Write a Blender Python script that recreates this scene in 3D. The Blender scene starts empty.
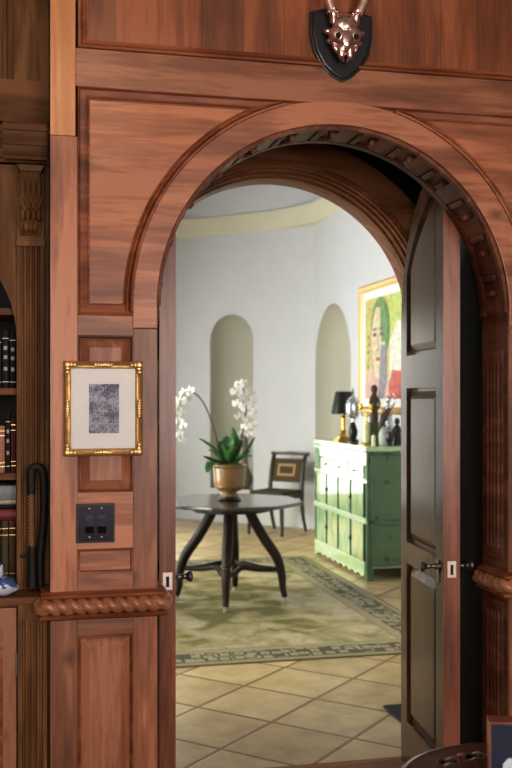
import bpy, bmesh, math, random
from mathutils import Vector, Matrix
random.seed(7)
C = bpy.context.scene.collection
PI = math.pi
R13 = math.radians(13)
c13, s13 = math.cos(R13), math.sin(R13)
# world: x along the panelled wall (right), y into the far room, z up; eye at (0,0,1.5)
def on_y(px, py, D):
    u = (px-256)/1000; Z = D/(c13-s13*u)
    return Vector((Z*(c13*u+s13), D, 1.5+(397-py)/1000*Z))
def on_x(px, py, A):
    u = (px-256)/1000; Z = A/(c13*u+s13)
    return Vector((A, Z*(c13-s13*u), 1.5+(397-py)/1000*Z))

# ------------------------------------------------------------------ materials
def new_mat(name):
    m = bpy.data.materials.new(name); m.use_nodes = True
    nt = m.node_tree; b = nt.nodes['Principled BSDF']
    return m, nt, b
def srgb(r, g, b):
    f = lambda v: (v/255/12.92) if v/255 <= .04045 else ((v/255+.055)/1.055)**2.4
    return (f(r), f(g), f(b), 1)
def plain(name, col, rough=.5, metal=0, var=.12, scale=25, coat=0, bump=0, spec=.5, sheen=0):
    m, nt, b = new_mat(name)
    tc = nt.nodes.new('ShaderNodeTexCoord'); n = nt.nodes.new('ShaderNodeTexNoise')
    n.inputs['Scale'].default_value = scale; n.inputs['Detail'].default_value = 4
    nt.links.new(tc.outputs['Object'], n.inputs['Vector'])
    r = nt.nodes.new('ShaderNodeValToRGB')
    c = srgb(*col)
    r.color_ramp.elements[0].position = .3; r.color_ramp.elements[1].position = .7
    r.color_ramp.elements[0].color = (c[0]*(1-var), c[1]*(1-var), c[2]*(1-var), 1)
    r.color_ramp.elements[1].color = (min(1, c[0]*(1+var)), min(1, c[1]*(1+var)), min(1, c[2]*(1+var)), 1)
    nt.links.new(n.outputs['Fac'], r.inputs['Fac']); nt.links.new(r.outputs['Color'], b.inputs['Base Color'])
    b.inputs['Roughness'].default_value = rough; b.inputs['Metallic'].default_value = metal
    b.inputs['Coat Weight'].default_value = coat; b.inputs['Specular IOR Level'].default_value = spec
    b.inputs['Sheen Weight'].default_value = sheen
    if bump:
        bp = nt.nodes.new('ShaderNodeBump'); bp.inputs['Strength'].default_value = bump; bp.inputs['Distance'].default_value = .004
        nt.links.new(n.outputs['Fac'], bp.inputs['Height']); nt.links.new(bp.outputs['Normal'], b.inputs['Normal'])
    return m
def wood(name, cols, axis='z', grain=1.0, rough=.36, coat=.25, planks=0, vary=.22, spec=.5, pax='X', pr=(.72, 1.2, .55), knots=False):
    """cols: dark, mid, light (sRGB). axis: the grain's direction."""
    m, nt, b = new_mat(name); L = nt.links.new; N = nt.nodes.new
    tc = N('ShaderNodeTexCoord'); mp = N('ShaderNodeMapping'); oi = N('ShaderNodeObjectInfo')
    sc = {'z': (9, 9, .9), 'x': (.9, 9, 9), 'y': (9, .9, 9)}[axis]
    mp.inputs['Scale'].default_value = [v*grain for v in sc]
    L(tc.outputs['Object'], mp.inputs['Vector'])
    add = N('ShaderNodeVectorMath'); add.operation = 'ADD'
    mul = N('ShaderNodeVectorMath'); mul.operation = 'SCALE'; mul.inputs[0].default_value = (7, 13, 5)
    L(oi.outputs['Random'], mul.inputs['Scale']); L(mp.outputs['Vector'], add.inputs[0]); L(mul.outputs['Vector'], add.inputs[1])
    n1 = N('ShaderNodeTexNoise'); n1.inputs['Scale'].default_value = 1.1; n1.inputs['Detail'].default_value = 5; n1.inputs['Distortion'].default_value = 1.2
    L(add.outputs['Vector'], n1.inputs['Vector'])
    n2 = N('ShaderNodeTexNoise'); n2.inputs['Scale'].default_value = 9; n2.inputs['Detail'].default_value = 6
    L(add.outputs['Vector'], n2.inputs['Vector'])
    n3 = N('ShaderNodeTexNoise'); n3.inputs['Scale'].default_value = 3.2; n3.inputs['Detail'].default_value = 2
    L(tc.outputs['Object'], n3.inputs['Vector'])
    mix = N('ShaderNodeMath'); mix.operation = 'MULTIPLY_ADD'; mix.inputs[1].default_value = .42
    L(n2.outputs['Fac'], mix.inputs[0]); L(n1.outputs['Fac'], mix.inputs[2])
    mix2 = N('ShaderNodeMath'); mix2.operation = 'MULTIPLY_ADD'; mix2.inputs[1].default_value = .35
    L(n3.outputs['Fac'], mix2.inputs[0]); L(mix.outputs[0], mix2.inputs[2])
    r = N('ShaderNodeValToRGB'); e = r.color_ramp.elements
    e[0].position = .56; e[0].color = srgb(*cols[0]); e[1].position = 1.0; e[1].color = srgb(*cols[2])
    k = e.new(.86); k.color = srgb(*cols[1]); e[-1].position = 1.0; mix2.use_clamp = False
    L(mix2.outputs[0], r.inputs['Fac'])
    hsv = N('ShaderNodeHueSaturation')
    mr = N('ShaderNodeMapRange'); mr.inputs['To Min'].default_value = 1-vary; mr.inputs['To Max'].default_value = 1+vary
    L(oi.outputs['Random'], mr.inputs['Value']); L(mr.outputs['Result'], hsv.inputs['Value'])
    L(r.outputs['Color'], hsv.inputs['Color'])
    out = hsv.outputs['Color']
    if knots:
        mk = N('ShaderNodeMapping'); mk.inputs['Scale'].default_value = {'z': (3.2, 3.2, 2), 'x': (2, 3.2, 3.2), 'y': (3.2, 2, 3.2)}[axis]; L(tc.outputs['Object'], mk.inputs['Vector'])
        vk = N('ShaderNodeTexVoronoi'); vk.inputs['Scale'].default_value = 1.6; L(mk.outputs['Vector'], vk.inputs['Vector'])
        kr = N('ShaderNodeMapRange'); kr.inputs['From Min'].default_value = .03; kr.inputs['From Max'].default_value = .13; kr.inputs['To Min'].default_value = .42; L(vk.outputs['Distance'], kr.inputs['Value'])
        hk = N('ShaderNodeHueSaturation'); L(kr.outputs['Result'], hk.inputs['Value']); L(out, hk.inputs['Color']); out = hk.outputs['Color']
    if planks:
        sx = N('ShaderNodeSeparateXYZ'); L(tc.outputs['Object'], sx.inputs[0])
        d = N('ShaderNodeMath'); d.operation = 'DIVIDE'; d.inputs[1].default_value = planks; L(sx.outputs[pax], d.inputs[0])
        fl = N('ShaderNodeMath'); fl.operation = 'FLOOR'; L(d.outputs[0], fl.inputs[0])
        wn = N('ShaderNodeTexWhiteNoise'); wn.noise_dimensions = '1D'; L(fl.outputs[0], wn.inputs['W'])
        m2 = N('ShaderNodeMapRange'); m2.inputs['To Min'].default_value = pr[0]; m2.inputs['To Max'].default_value = pr[1]; L(wn.outputs['Value'], m2.inputs['Value'])
        fr = N('ShaderNodeMath'); fr.operation = 'FRACT'; L(d.outputs[0], fr.inputs[0])
        gt = N('ShaderNodeMath'); gt.operation = 'GREATER_THAN'; gt.inputs[1].default_value = .02; L(fr.outputs[0], gt.inputs[0])
        m3 = N('ShaderNodeMapRange'); m3.inputs['To Min'].default_value = pr[2]; L(gt.outputs[0], m3.inputs['Value'])
        mm = N('ShaderNodeMath'); mm.operation = 'MULTIPLY'; L(m2.outputs['Result'], mm.inputs[0]); L(m3.outputs['Result'], mm.inputs[1])
        h2 = N('ShaderNodeHueSaturation'); L(mm.outputs[0], h2.inputs['Value']); L(out, h2.inputs['Color']); out = h2.outputs['Color']
    L(out, b.inputs['Base Color'])
    b.inputs['Roughness'].default_value = rough; b.inputs['Coat Weight'].default_value = coat; b.inputs['Coat Roughness'].default_value = .2; b.inputs['Specular IOR Level'].default_value = spec
    bp = N('ShaderNodeBump'); bp.inputs['Strength'].default_value = .12; bp.inputs['Distance'].default_value = .002
    L(n2.outputs['Fac'], bp.inputs['Height']); L(bp.outputs['Normal'], b.inputs['Normal'])
    return m

WC = [(104, 60, 38), (162, 101, 69), (190, 130, 94)]
M = {}
M['wood_v'] = wood('cherry_vertical', WC, 'z', knots=True)
M['wood_h'] = wood('cherry_horizontal', WC, 'x', knots=True)
M['wood_plank_dimmed'] = wood('cherry_planks_dimmed', [(96, 50, 24), (140, 78, 42), (160, 96, 58)], 'z', planks=.135, vary=.1)  # darker, redder tones stand in for the different lighting at the wall top
M['wood_boards'] = wood('cherry_horizontal_boards', [(120, 68, 42), (164, 102, 66), (190, 127, 88)], 'x', planks=.151, vary=.05, pax='Z', pr=(.84, 1.14, .88), knots=True)
M['wood_light'] = wood('cherry_pale', [(176, 112, 64), (204, 142, 90), (220, 162, 110)], 'z', vary=.05)
M['wood_mould_shaded'] = wood('cherry_moulding_shaded', [(86, 40, 22), (140, 76, 44), (168, 102, 66)], 'x', vary=.1, coat=0, spec=.22)  # darker than the boards: groove shade is put into the colour
M['wood_rope'] = wood('cherry_rope', [(124, 74, 48), (172, 112, 78), (194, 136, 100)], 'x', rough=.3, coat=.4, vary=.03)
M['wood_dark'] = wood('case_brown', [(80, 47, 24), (116, 76, 42), (142, 98, 60)], 'z', vary=.1, coat=0, rough=.5, spec=.15)
M['wood_dark_h'] = wood('case_brown_horizontal', [(76, 44, 25), (118, 75, 46), (148, 98, 63)], 'x', vary=.1, coat=0, rough=.5, spec=.15)
M['wood_shade'] = wood('painted_shade_brown', [(14, 9, 6), (24, 15, 10), (30, 20, 14)], 'z', rough=.7, coat=0)  # near-black colour paints in the shade of recesses
M['wood_carve'] = wood('carved_brown', [(74, 40, 26), (112, 66, 46), (140, 88, 64)], 'y', rough=.4, coat=0, spec=.14)
M['wood_inner'] = wood('inner_arch_brown', [(92, 50, 28), (152, 90, 54), (180, 114, 74)], 'x', rough=.42, coat=0)
M['door_edge'] = wood('door_edge_red', [(92, 44, 24), (140, 76, 46), (162, 96, 64)], 'z', vary=.06)
M['door_face'] = wood('door_face_brown', [(52, 33, 20), (84, 56, 35), (106, 76, 50)], 'z', rough=.26, coat=.22, vary=.06, spec=.3)
M['table_dark'] = wood('dark_table', [(26, 18, 14), (40, 27, 20), (52, 36, 27)], 'z', rough=.4, coat=0, spec=.25)
M['side_table'] = wood('side_table_brown', [(44, 22, 14), (72, 40, 28), (92, 54, 40)], 'x', rough=.3, coat=.4)
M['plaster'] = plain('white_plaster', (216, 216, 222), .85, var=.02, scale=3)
M['niche'] = plain('niche_plaster_shaded', (196, 194, 184), .85, var=.02, scale=3)  # greyer than the walls: shade inside the recess is put into the colour
M['cornice'] = plain('cream_cornice', (224, 219, 200), .8, var=.03, scale=3)
M['gold'] = plain('gilt', (226, 190, 132), .36, .75, var=.2, scale=60, bump=.3)
M['gold_bright'] = plain('brass', (226, 182, 84), .22, 1, var=.1, scale=40)
M['paper'] = plain('mat_board', (250, 244, 242), .8, var=.02, scale=10)
M['shield'] = plain('black_shield', (26, 26, 32), .35, var=.2, scale=20, coat=.2)
M['leather'] = plain('black_leather', (26, 20, 18), .6, var=.5, scale=120, bump=.8)
M['black'] = plain('black_lacquer', (24, 22, 24), .3, var=.2, scale=20, coat=.3)
M['switch'] = plain('dark_plate', (62, 56, 66), .24, .9, var=.15, scale=8)
M['switch_edge'] = plain('dark_plate_edge', (28, 18, 24), .4, 0)
M['iron'] = plain('dark_iron', (136, 128, 122), .3, .9, var=.2, scale=60)
M['steel'] = plain('pale_steel', (216, 200, 190), .3, .9, var=.1, scale=60)
M['bronze'] = plain('silvered_bronze', (216, 186, 176), .24, .9, var=.35, scale=55, bump=.4)
M['bone'] = plain('pale_antler', (206, 178, 160), .35, .3, var=.2, scale=40)
M['socket'] = plain('dark_socket', (30, 20, 16), .8)
M['leaf'] = plain('orchid_leaf', (56, 102, 44), .36, var=.35, scale=14, coat=.2)
M['petal'] = plain('white_petal', (244, 242, 244), .6, var=.03, scale=10)
M['lip'] = plain('orchid_lip', (226, 210, 150), .6)
M['stem'] = plain('orchid_stem', (78, 74, 58), .6)
M['moss'] = plain('moss', (62, 66, 34), .95, var=.4, scale=60, bump=.8)
M['ochre'] = plain('ochre_glaze', (136, 102, 52), .3, var=.25, scale=9, coat=.7)
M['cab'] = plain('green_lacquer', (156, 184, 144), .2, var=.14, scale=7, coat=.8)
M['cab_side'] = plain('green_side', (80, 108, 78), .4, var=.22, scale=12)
M['cab_line'] = plain('deep_green_line', (24, 62, 50), .8, var=.2, scale=10, spec=0)
M['cab_pale'] = plain('pale_green_trim', (176, 200, 160), .22, var=.12, scale=20, coat=.8)
M['velvet_seat'] = plain('dark_green_seat', (66, 62, 42), .8, var=.2, scale=40)
M['chair_frame'] = plain('green_black_frame', (44, 46, 44), .32, var=.2, scale=30, coat=.4)
M['chair_pad'] = plain('brown_pad', (84, 62, 40), .8, var=.15, scale=50)
M['chair_beige'] = plain('beige_pad_inset', (170, 146, 106), .8, var=.1, scale=60)
M['silver'] = plain('silver_metal', (206, 210, 216), .2, 1, var=.1, scale=30)
M['dark_wood_fig'] = plain('dark_carving', (78, 56, 44), .45, var=.35, scale=40, bump=.4)
M['stone'] = plain('grey_stone', (178, 180, 178), .6, var=.12, scale=30)
M['olive'] = plain('olive_block', (76, 84, 48), .5, var=.2, scale=20)
M['cream'] = plain('cream_wax', (226, 222, 180), .5, var=.05, scale=20)
M['navy'] = plain('navy_cloth', (22, 26, 56), .6, var=.15, scale=80)
M['copper'] = plain('copper_edge', (176, 112, 86), .35, .7, var=.2, scale=40)
M['white_mark'] = plain('white_mark', (214, 216, 226), .5)
M['mat_grey'] = plain('grey_rubber', (70, 68, 70), .95, var=.15, scale=60, bump=.3, spec=.03)
M['braid'] = None

# rope/braid for whip handle
def braid():
    m, nt, b = new_mat('brown_braid'); L = nt.links.new; N = nt.nodes.new
    tc = N('ShaderNodeTexCoord'); w = N('ShaderNodeTexWave'); w.wave_type = 'BANDS'; w.bands_direction = 'DIAGONAL'
    w.inputs['Scale'].default_value = 60; w.inputs['Distortion'].default_value = 2
    L(tc.outputs['Object'], w.inputs['Vector'])
    r = N('ShaderNodeValToRGB'); r.color_ramp.elements[0].color = srgb(66, 40, 24); r.color_ramp.elements[1].color = srgb(168, 118, 76)
    L(w.outputs['Fac'], r.inputs['Fac']); L(r.outputs['Color'], b.inputs['Base Color']); b.inputs['Roughness'].default_value = .6
    return m
M['braid'] = braid()
def porcelain():
    m, nt, b = new_mat('blue_white_porcelain'); L = nt.links.new; N = nt.nodes.new
    tc = N('ShaderNodeTexCoord'); n = N('ShaderNodeTexNoise'); n.inputs['Scale'].default_value = 28; n.inputs['Detail'].default_value = 2
    L(tc.outputs['Object'], n.inputs['Vector'])
    r = N('ShaderNodeValToRGB'); r.color_ramp.elements[0].position = .46; r.color_ramp.elements[0].color = srgb(74, 96, 150)
    r.color_ramp.elements[1].position = .54; r.color_ramp.elements[1].color = srgb(214, 220, 232)
    L(n.outputs['Fac'], r.inputs['Fac']); L(r.outputs['Color'], b.inputs['Base Color']); b.inputs['Roughness'].default_value = .12
    return m
M['porcelain'] = porcelain()
def print_mat():
    m, nt, b = new_mat('engraved_print'); L = nt.links.new; N = nt.nodes.new
    tc = N('ShaderNodeTexCoord'); n = N('ShaderNodeTexNoise'); n.inputs['Scale'].default_value = 260; n.inputs['Detail'].default_value = 3
    n2 = N('ShaderNodeTexNoise'); n2.inputs['Scale'].default_value = 34
    L(tc.outputs['Object'], n.inputs['Vector']); L(tc.outputs['Object'], n2.inputs['Vector'])
    ad = N('ShaderNodeMath'); ad.operation = 'MULTIPLY_ADD'; ad.inputs[1].default_value = .7
    L(n2.outputs['Fac'], ad.inputs[0]); L(n.outputs['Fac'], ad.inputs[2])
    r = N('ShaderNodeValToRGB'); r.color_ramp.elements[0].position = .72; r.color_ramp.elements[0].color = srgb(112, 110, 132)
    r.color_ramp.elements[1].position = .98; r.color_ramp.elements[1].color = srgb(206, 202, 212)
    L(ad.outputs[0], r.inputs['Fac']); L(r.outputs['Color'], b.inputs['Base Color']); b.inputs['Roughness'].default_value = .9
    return m
M['print'] = print_mat()
def glass_mat(name='clear_glass'):
    m = bpy.data.materials.new(name); m.use_nodes = True; nt = m.node_tree; nt.nodes.remove(nt.nodes['Principled BSDF'])
    L = nt.links.new; N = nt.nodes.new
    t = N('ShaderNodeBsdfTransparent'); g = N('ShaderNodeBsdfGlossy'); g.inputs['Roughness'].default_value = .03
    f = N('ShaderNodeFresnel'); f.inputs['IOR'].default_value = 1.5; mx = N('ShaderNodeMixShader')
    L(f.outputs[0], mx.inputs[0]); L(t.outputs[0], mx.inputs[1]); L(g.outputs[0], mx.inputs[2])
    L(mx.outputs[0], nt.nodes['Material Output'].inputs['Surface'])
    return m
M['glass'] = glass_mat()
def tile_mat():
    m, nt, b = new_mat('beige_diagonal_tile'); L = nt.links.new; N = nt.nodes.new
    S = .4185
    tc = N('ShaderNodeTexCoord'); mp = N('ShaderNodeMapping'); mp.vector_type = 'TEXTURE'
    mp.inputs['Location'].default_value = (1.11, 4.48, 0); mp.inputs['Rotation'].default_value = (0, 0, PI/4); mp.inputs['Scale'].default_value = (S, S, 1)
    L(tc.outputs['Object'], mp.inputs['Vector'])
    sx = N('ShaderNodeSeparateXYZ'); L(mp.outputs['Vector'], sx.inputs[0])
    def edge(o):
        f = N('ShaderNodeMath'); f.operation = 'FRACT'; L(o, f.inputs[0])
        s = N('ShaderNodeMath'); s.operation = 'SUBTRACT'; s.inputs[1].default_value = .5; L(f.outputs[0], s.inputs[0])
        a = N('ShaderNodeMath'); a.operation = 'ABSOLUTE'; L(s.outputs[0], a.inputs[0]); return a.outputs[0]
    mxx = N('ShaderNodeMath'); mxx.operation = 'MAXIMUM'; L(edge(sx.outputs['X']), mxx.inputs[0]); L(edge(sx.outputs['Y']), mxx.inputs[1])
    gr = N('ShaderNodeMapRange'); gr.inputs['From Min'].default_value = .472; gr.inputs['From Max'].default_value = .484; L(mxx.outputs[0], gr.inputs['Value'])
    fl = N('ShaderNodeVectorMath'); fl.operation = 'FLOOR'; L(mp.outputs['Vector'], fl.inputs[0])
    wn = N('ShaderNodeTexWhiteNoise'); L(fl.outputs['Vector'], wn.inputs['Vector'])
    n = N('ShaderNodeTexNoise'); n.inputs['Scale'].default_value = 6; n.inputs['Detail'].default_value = 8; n.inputs['Roughness'].default_value = .65; L(tc.outputs['Object'], n.inputs['Vector'])
    ad = N('ShaderNodeMath'); ad.operation = 'MULTIPLY_ADD'; ad.inputs[1].default_value = .35; L(wn.outputs['Value'], ad.inputs[0]); L(n.outputs['Fac'], ad.inputs[2])
    r = N('ShaderNodeValToRGB'); r.color_ramp.elements[0].position = .35; r.color_ramp.elements[0].color = srgb(166, 142, 106)
    r.color_ramp.elements[1].position = .95; r.color_ramp.elements[1].color = srgb(216, 196, 156)
    L(ad.outputs[0], r.inputs['Fac'])
    # joint half dark half pale
    mx = N('ShaderNodeMix'); mx.data_type = 'RGBA'; mx.inputs['B'].default_value = srgb(134, 104, 66)
    L(gr.outputs['Result'], mx.inputs['Factor']); L(r.outputs['Color'], mx.inputs['A'])
    L(mx.outputs['Result'], b.inputs['Base Color']); b.inputs['Roughness'].default_value = .42
    bp = N('ShaderNodeBump'); bp.invert = True; bp.inputs['Strength'].default_value = .5; bp.inputs['Distance'].default_value = .004
    L(gr.outputs['Result'], bp.inputs['Height']); L(bp.outputs['Normal'], b.inputs['Normal'])
    return m
M['tile'] = tile_mat()
RX0, RX1, RY0, RY1 = .25, 2.56, 5.49, 9.05
def rug_mat():
    m, nt, b = new_mat('woven_rug'); L = nt.links.new; N = nt.nodes.new
    tc = N('ShaderNodeTexCoord'); sx = N('ShaderNodeSeparateXYZ'); L(tc.outputs['Object'], sx.inputs[0])
    W, H = (RX1-RX0)/2, (RY1-RY0)/2
    def dist(o, h):
        a = N('ShaderNodeMath'); a.operation = 'ABSOLUTE'; L(o, a.inputs[0])
        s = N('ShaderNodeMath'); s.operation = 'SUBTRACT'; s.inputs[0].default_value = h; L(a.outputs[0], s.inputs[1]); return s.outputs[0]
    mn = N('ShaderNodeMath'); mn.operation = 'MINIMUM'; L(dist(sx.outputs['X'], W), mn.inputs[0]); L(dist(sx.outputs['Y'], H), mn.inputs[1])
    d = mn.outputs[0]
    # field
    n = N('ShaderNodeTexNoise'); n.inputs['Scale'].default_value = 3.4; n.inputs['Detail'].default_value = 3; n.inputs['Distortion'].default_value = .8; L(tc.outputs['Object'], n.inputs['Vector'])
    r = N('ShaderNodeValToRGB'); e = r.color_ramp.elements
    e[0].position = .36; e[0].color = srgb(116, 108, 60); e[1].position = .62; e[1].color = srgb(180, 169, 146); k = e.new(.46); k.color = srgb(156, 145, 106)
    k2 = e.new(.54); k2.color = srgb(168, 157, 132)
    cd = N('ShaderNodeMapRange'); cd.inputs['From Min'].default_value = .35; cd.inputs['From Max'].default_value = 1.1; cd.inputs['To Min'].default_value = .05; cd.inputs['To Max'].default_value = -.09; L(d, cd.inputs['Value'])
    sm = N('ShaderNodeMath'); sm.operation = 'ADD'; L(n.outputs['Fac'], sm.inputs[0]); L(cd.outputs['Result'], sm.inputs[1])
    L(sm.outputs[0], r.inputs['Fac'])
    v = N('ShaderNodeTexVoronoi'); v.feature = 'DISTANCE_TO_EDGE'; v.inputs['Scale'].default_value = 7; L(tc.outputs['Object'], v.inputs['Vector'])
    lt = N('ShaderNodeMapRange'); lt.inputs['From Min'].default_value = .02; lt.inputs['From Max'].default_value = .07; lt.inputs['To Min'].default_value = .86; L(v.outputs['Distance'], lt.inputs['Value'])
    fm = N('ShaderNodeMix'); fm.data_type = 'RGBA'; fm.blend_type = 'MULTIPLY'; fm.inputs['Factor'].default_value = 1
    L(r.outputs['Color'], fm.inputs['A']); L(lt.outputs['Result'], fm.inputs['B'])
    # border pattern: hooked squares
    br = N('ShaderNodeTexVoronoi'); br.distance = 'CHEBYCHEV'; br.inputs['Scale'].default_value = 13; br.inputs['Randomness'].default_value = .6; L(tc.outputs['Object'], br.inputs['Vector'])
    wv = N('ShaderNodeMath'); wv.operation = 'PINGPONG'; wv.inputs[1].default_value = .22; L(br.outputs['Distance'], wv.inputs[0])
    rb = N('ShaderNodeValToRGB'); rb.color_ramp.interpolation = 'CONSTANT'
    rb.color_ramp.elements[0].color = srgb(92, 86, 70); rb.color_ramp.elements[1].position = .085; rb.color_ramp.elements[1].color = srgb(160, 152, 132)
    L(wv.outputs[0], rb.inputs['Fac'])
    # zones by distance from edge
    z = N('ShaderNodeValToRGB'); z.color_ramp.interpolation = 'CONSTANT'; ze = z.color_ramp.elements
    ze[0].color = (0, 0, 0, 1); ze[1].position = .012; ze[1].color = (1, 0, 0, 1)
    for p, cc in ((.05, (0, 0, 0, 1)), (.065, (1, 0, 0, 1)), (.25, (0, 0, 1, 1)), (.31, (0, 0, 0, 1)), (.32, (0, 1, 0, 1))):
        q = ze.new(p); q.color = cc
    # first narrow line 0-.03 plain margin, .03-.10 margin light, main border .115-.30
    ze[1].color = (0, 0, 1, 1)
    L(d, z.inputs['Fac'])
    sc = N('ShaderNodeSeparateColor'); L(z.outputs['Color'], sc.inputs[0])
    m1 = N('ShaderNodeMix'); m1.data_type = 'RGBA'; m1.inputs['A'].default_value = srgb(122, 114, 90); L(rb.outputs['Color'], m1.inputs['B']); L(sc.outputs['Red'], m1.inputs['Factor'])
    m2 = N('ShaderNodeMix'); m2.data_type = 'RGBA'; L(m1.outputs['Result'], m2.inputs['A']); L(fm.outputs['Result'], m2.inputs['B']); L(sc.outputs['Green'], m2.inputs['Factor'])
    m3 = N('ShaderNodeMix'); m3.data_type = 'RGBA'; L(m2.outputs['Result'], m3.inputs['A']); m3.inputs['B'].default_value = srgb(158, 148, 122); L(sc.outputs['Blue'], m3.inputs['Factor'])
    L(m3.outputs['Result'], b.inputs['Base Color']); b.inputs['Roughness'].default_value = .95
    nf = N('ShaderNodeTexNoise'); nf.inputs['Scale'].default_value = 300; L(tc.outputs['Object'], nf.inputs['Vector'])
    bp = N('ShaderNodeBump'); bp.inputs['Strength'].default_value = .4; bp.inputs['Distance'].default_value = .003; L(nf.outputs['Fac'], bp.inputs['Height']); L(bp.outputs['Normal'], b.inputs['Normal'])
    return m
M['rug'] = rug_mat()
def gilded_panel():
    m, nt, b = new_mat('green_gold_painted_panel'); L = nt.links.new; N = nt.nodes.new
    tc = N('ShaderNodeTexCoord'); mp = N('ShaderNodeMapping'); mp.inputs['Scale'].default_value = (8, 8, 3.2); L(tc.outputs['Object'], mp.inputs['Vector'])
    n = N('ShaderNodeTexNoise'); n.inputs['Scale'].default_value = 1.4; n.inputs['Detail'].default_value = 4; n.inputs['Distortion'].default_value = .8; L(mp.outputs['Vector'], n.inputs['Vector'])
    r = N('ShaderNodeValToRGB'); e = r.color_ramp.elements
    e[0].position = .36; e[0].color = srgb(122, 156, 124); e[1].position = .66; e[1].color = srgb(184, 178, 112); k = e.new(.5); k.color = srgb(150, 172, 130)
    L(n.outputs['Fac'], r.inputs['Fac']); L(r.outputs['Color'], b.inputs['Base Color']); b.inputs['Roughness'].default_value = .16; b.inputs['Coat Weight'].default_value = .6
    return m
M['cab_panel'] = gilded_panel()
def floral():
    m, nt, b = new_mat('painted_flowers_on_green'); L = nt.links.new; N = nt.nodes.new
    tc = N('ShaderNodeTexCoord'); v = N('ShaderNodeTexNoise'); v.inputs['Scale'].default_value = 9; v.inputs['Detail'].default_value = 3; L(tc.outputs['Object'], v.inputs['Vector'])
    r = N('ShaderNodeValToRGB'); e = r.color_ramp.elements
    e[0].position = .33; e[0].color = srgb(50, 70, 46); e[1].position = .68; e[1].color = srgb(126, 112, 72); k = e.new(.38); k.color = srgb(86, 116, 82); k2 = e.new(.63); k2.color = srgb(90, 120, 84)
    L(v.outputs['Fac'], r.inputs['Fac']); L(r.outputs['Color'], b.inputs['Base Color']); b.inputs['Roughness'].default_value = .4
    return m
M['cab_floral'] = floral()

# ------------------------------------------------------------------ mesh helpers
def finish(name, bm, mat, parent=None, loc=None, smooth=True, mats=None):
    me = bpy.data.meshes.new(name)
    bmesh.ops.recalc_face_normals(bm, faces=bm.faces[:])
    bm.to_mesh(me); bm.free()
    return link(name, me, mat, parent, loc, smooth, mats)
def link(name, me, mat, parent=None, loc=None, smooth=True, mats=None):
    for m in (mats or [mat]): me.materials.append(m)
    if smooth:
        me.polygons.foreach_set('use_smooth', [True]*len(me.polygons))
        try: me.set_sharp_from_angle(angle=math.radians(38))
        except Exception: pass
    o = bpy.data.objects.new(name, me); C.objects.link(o)
    if smooth:
        wn = o.modifiers.new('weighted', 'WEIGHTED_NORMAL'); wn.keep_sharp = True
    if parent is not None: o.parent = parent
    if loc is not None: o.location = loc
    return o
def box(bm, x0, x1, y0, y1, z0, z1, bev=0):
    vs = [bm.verts.new((x, y, z)) for x in (x0, x1) for y in (y0, y1) for z in (z0, z1)]
    fs = [bm.faces.new([vs[i] for i in f]) for f in ((0, 1, 3, 2), (4, 6, 7, 5), (0, 4, 5, 1), (2, 3, 7, 6), (0, 2, 6, 4), (1, 5, 7, 3))]
    if bev:
        es = list({e for f in fs for e in f.edges})
        bmesh.ops.bevel(bm, geom=es, offset=bev, segments=2, affect='EDGES', profile=.5)
    return bm
def bx(x0, x1, y0, y1, z0, z1, bev=0):
    return box(bmesh.new(), min(x0, x1), max(x0, x1), min(y0, y1), max(y0, y1), min(z0, z1), max(z0, z1), bev)
def lathe(bm, prof, cx=0, cy=0, cz=0, n=24, sx=1, sy=1):
    rings = []
    for r, z in prof:
        if r < 1e-5: rings.append([bm.verts.new((cx, cy, cz+z))])
        else: rings.append([bm.verts.new((cx+sx*r*math.cos(2*PI*i/n), cy+sy*r*math.sin(2*PI*i/n), cz+z)) for i in range(n)])
    for a, b in zip(rings, rings[1:]):
        for i in range(n):
            j = (i+1) % n
            if len(a) == 1 and len(b) == 1: continue
            if len(a) == 1: bm.faces.new((a[0], b[i], b[j]))
            elif len(b) == 1: bm.faces.new((a[i], a[j], b[0]))
            else: bm.faces.new((a[i], a[j], b[j], b[i]))
    for rg in (rings[0], rings[-1]):
        if len(rg) > 1: bm.faces.new(rg)
    return bm
def smoothpath(pts, k=6):
    P = [Vector(p) for p in pts]; out = []
    for i in range(len(P)-1):
        p0, p1, p2, p3 = P[max(0, i-1)], P[i], P[i+1], P[min(len(P)-1, i+2)]
        for j in range(k):
            t = j/k
            out.append(.5*((2*p1)+(-p0+p2)*t+(2*p0-5*p1+4*p2-p3)*t*t+(-p0+3*p1-3*p2+p3)*t**3))
    out.append(P[-1]); return out
def tube(bm, path, rad, n=10, flat=1.0, up=None):
    P = [Vector(p) for p in path]; rings = []
    rr = rad if isinstance(rad, (list, tuple)) else None
    ref = Vector(up) if up else Vector((.13, .31, .94))
    for i, p in enumerate(P):
        t = (P[min(i+1, len(P)-1)]-P[max(i-1, 0)]).normalized()
        a = t.cross(ref)
        if a.length < 1e-3: a = t.cross(Vector((1, 0, 0)))
        a.normalize(); b = t.cross(a)
        f = i/(len(P)-1)
        if rr: k = f*(len(rr)-1); q = min(int(k), len(rr)-2); r = rr[q]+(rr[q+1]-rr[q])*(k-q)
        else: r = rad
        rings.append([bm.verts.new(p+a*(r*math.cos(2*PI*j/n))+b*(r*flat*math.sin(2*PI*j/n))) for j in range(n)])
    for u, v in zip(rings, rings[1:]):
        for j in range(n): bm.faces.new((u[j], u[(j+1) % n], v[(j+1) % n], v[j]))
    bm.faces.new(rings[0]); bm.faces.new(rings[-1])
    return bm
def ball(bm, c, r, sx=1, sy=1, sz=1, rot=None, seg=14, rings=9):
    mat = Matrix.Translation(Vector(c)) @ (rot or Matrix()) @ Matrix.Diagonal((sx*r, sy*r, sz*r, 1))
    bmesh.ops.create_uvsphere(bm, u_segments=seg, v_segments=rings, radius=1, matrix=mat); return bm
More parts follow.
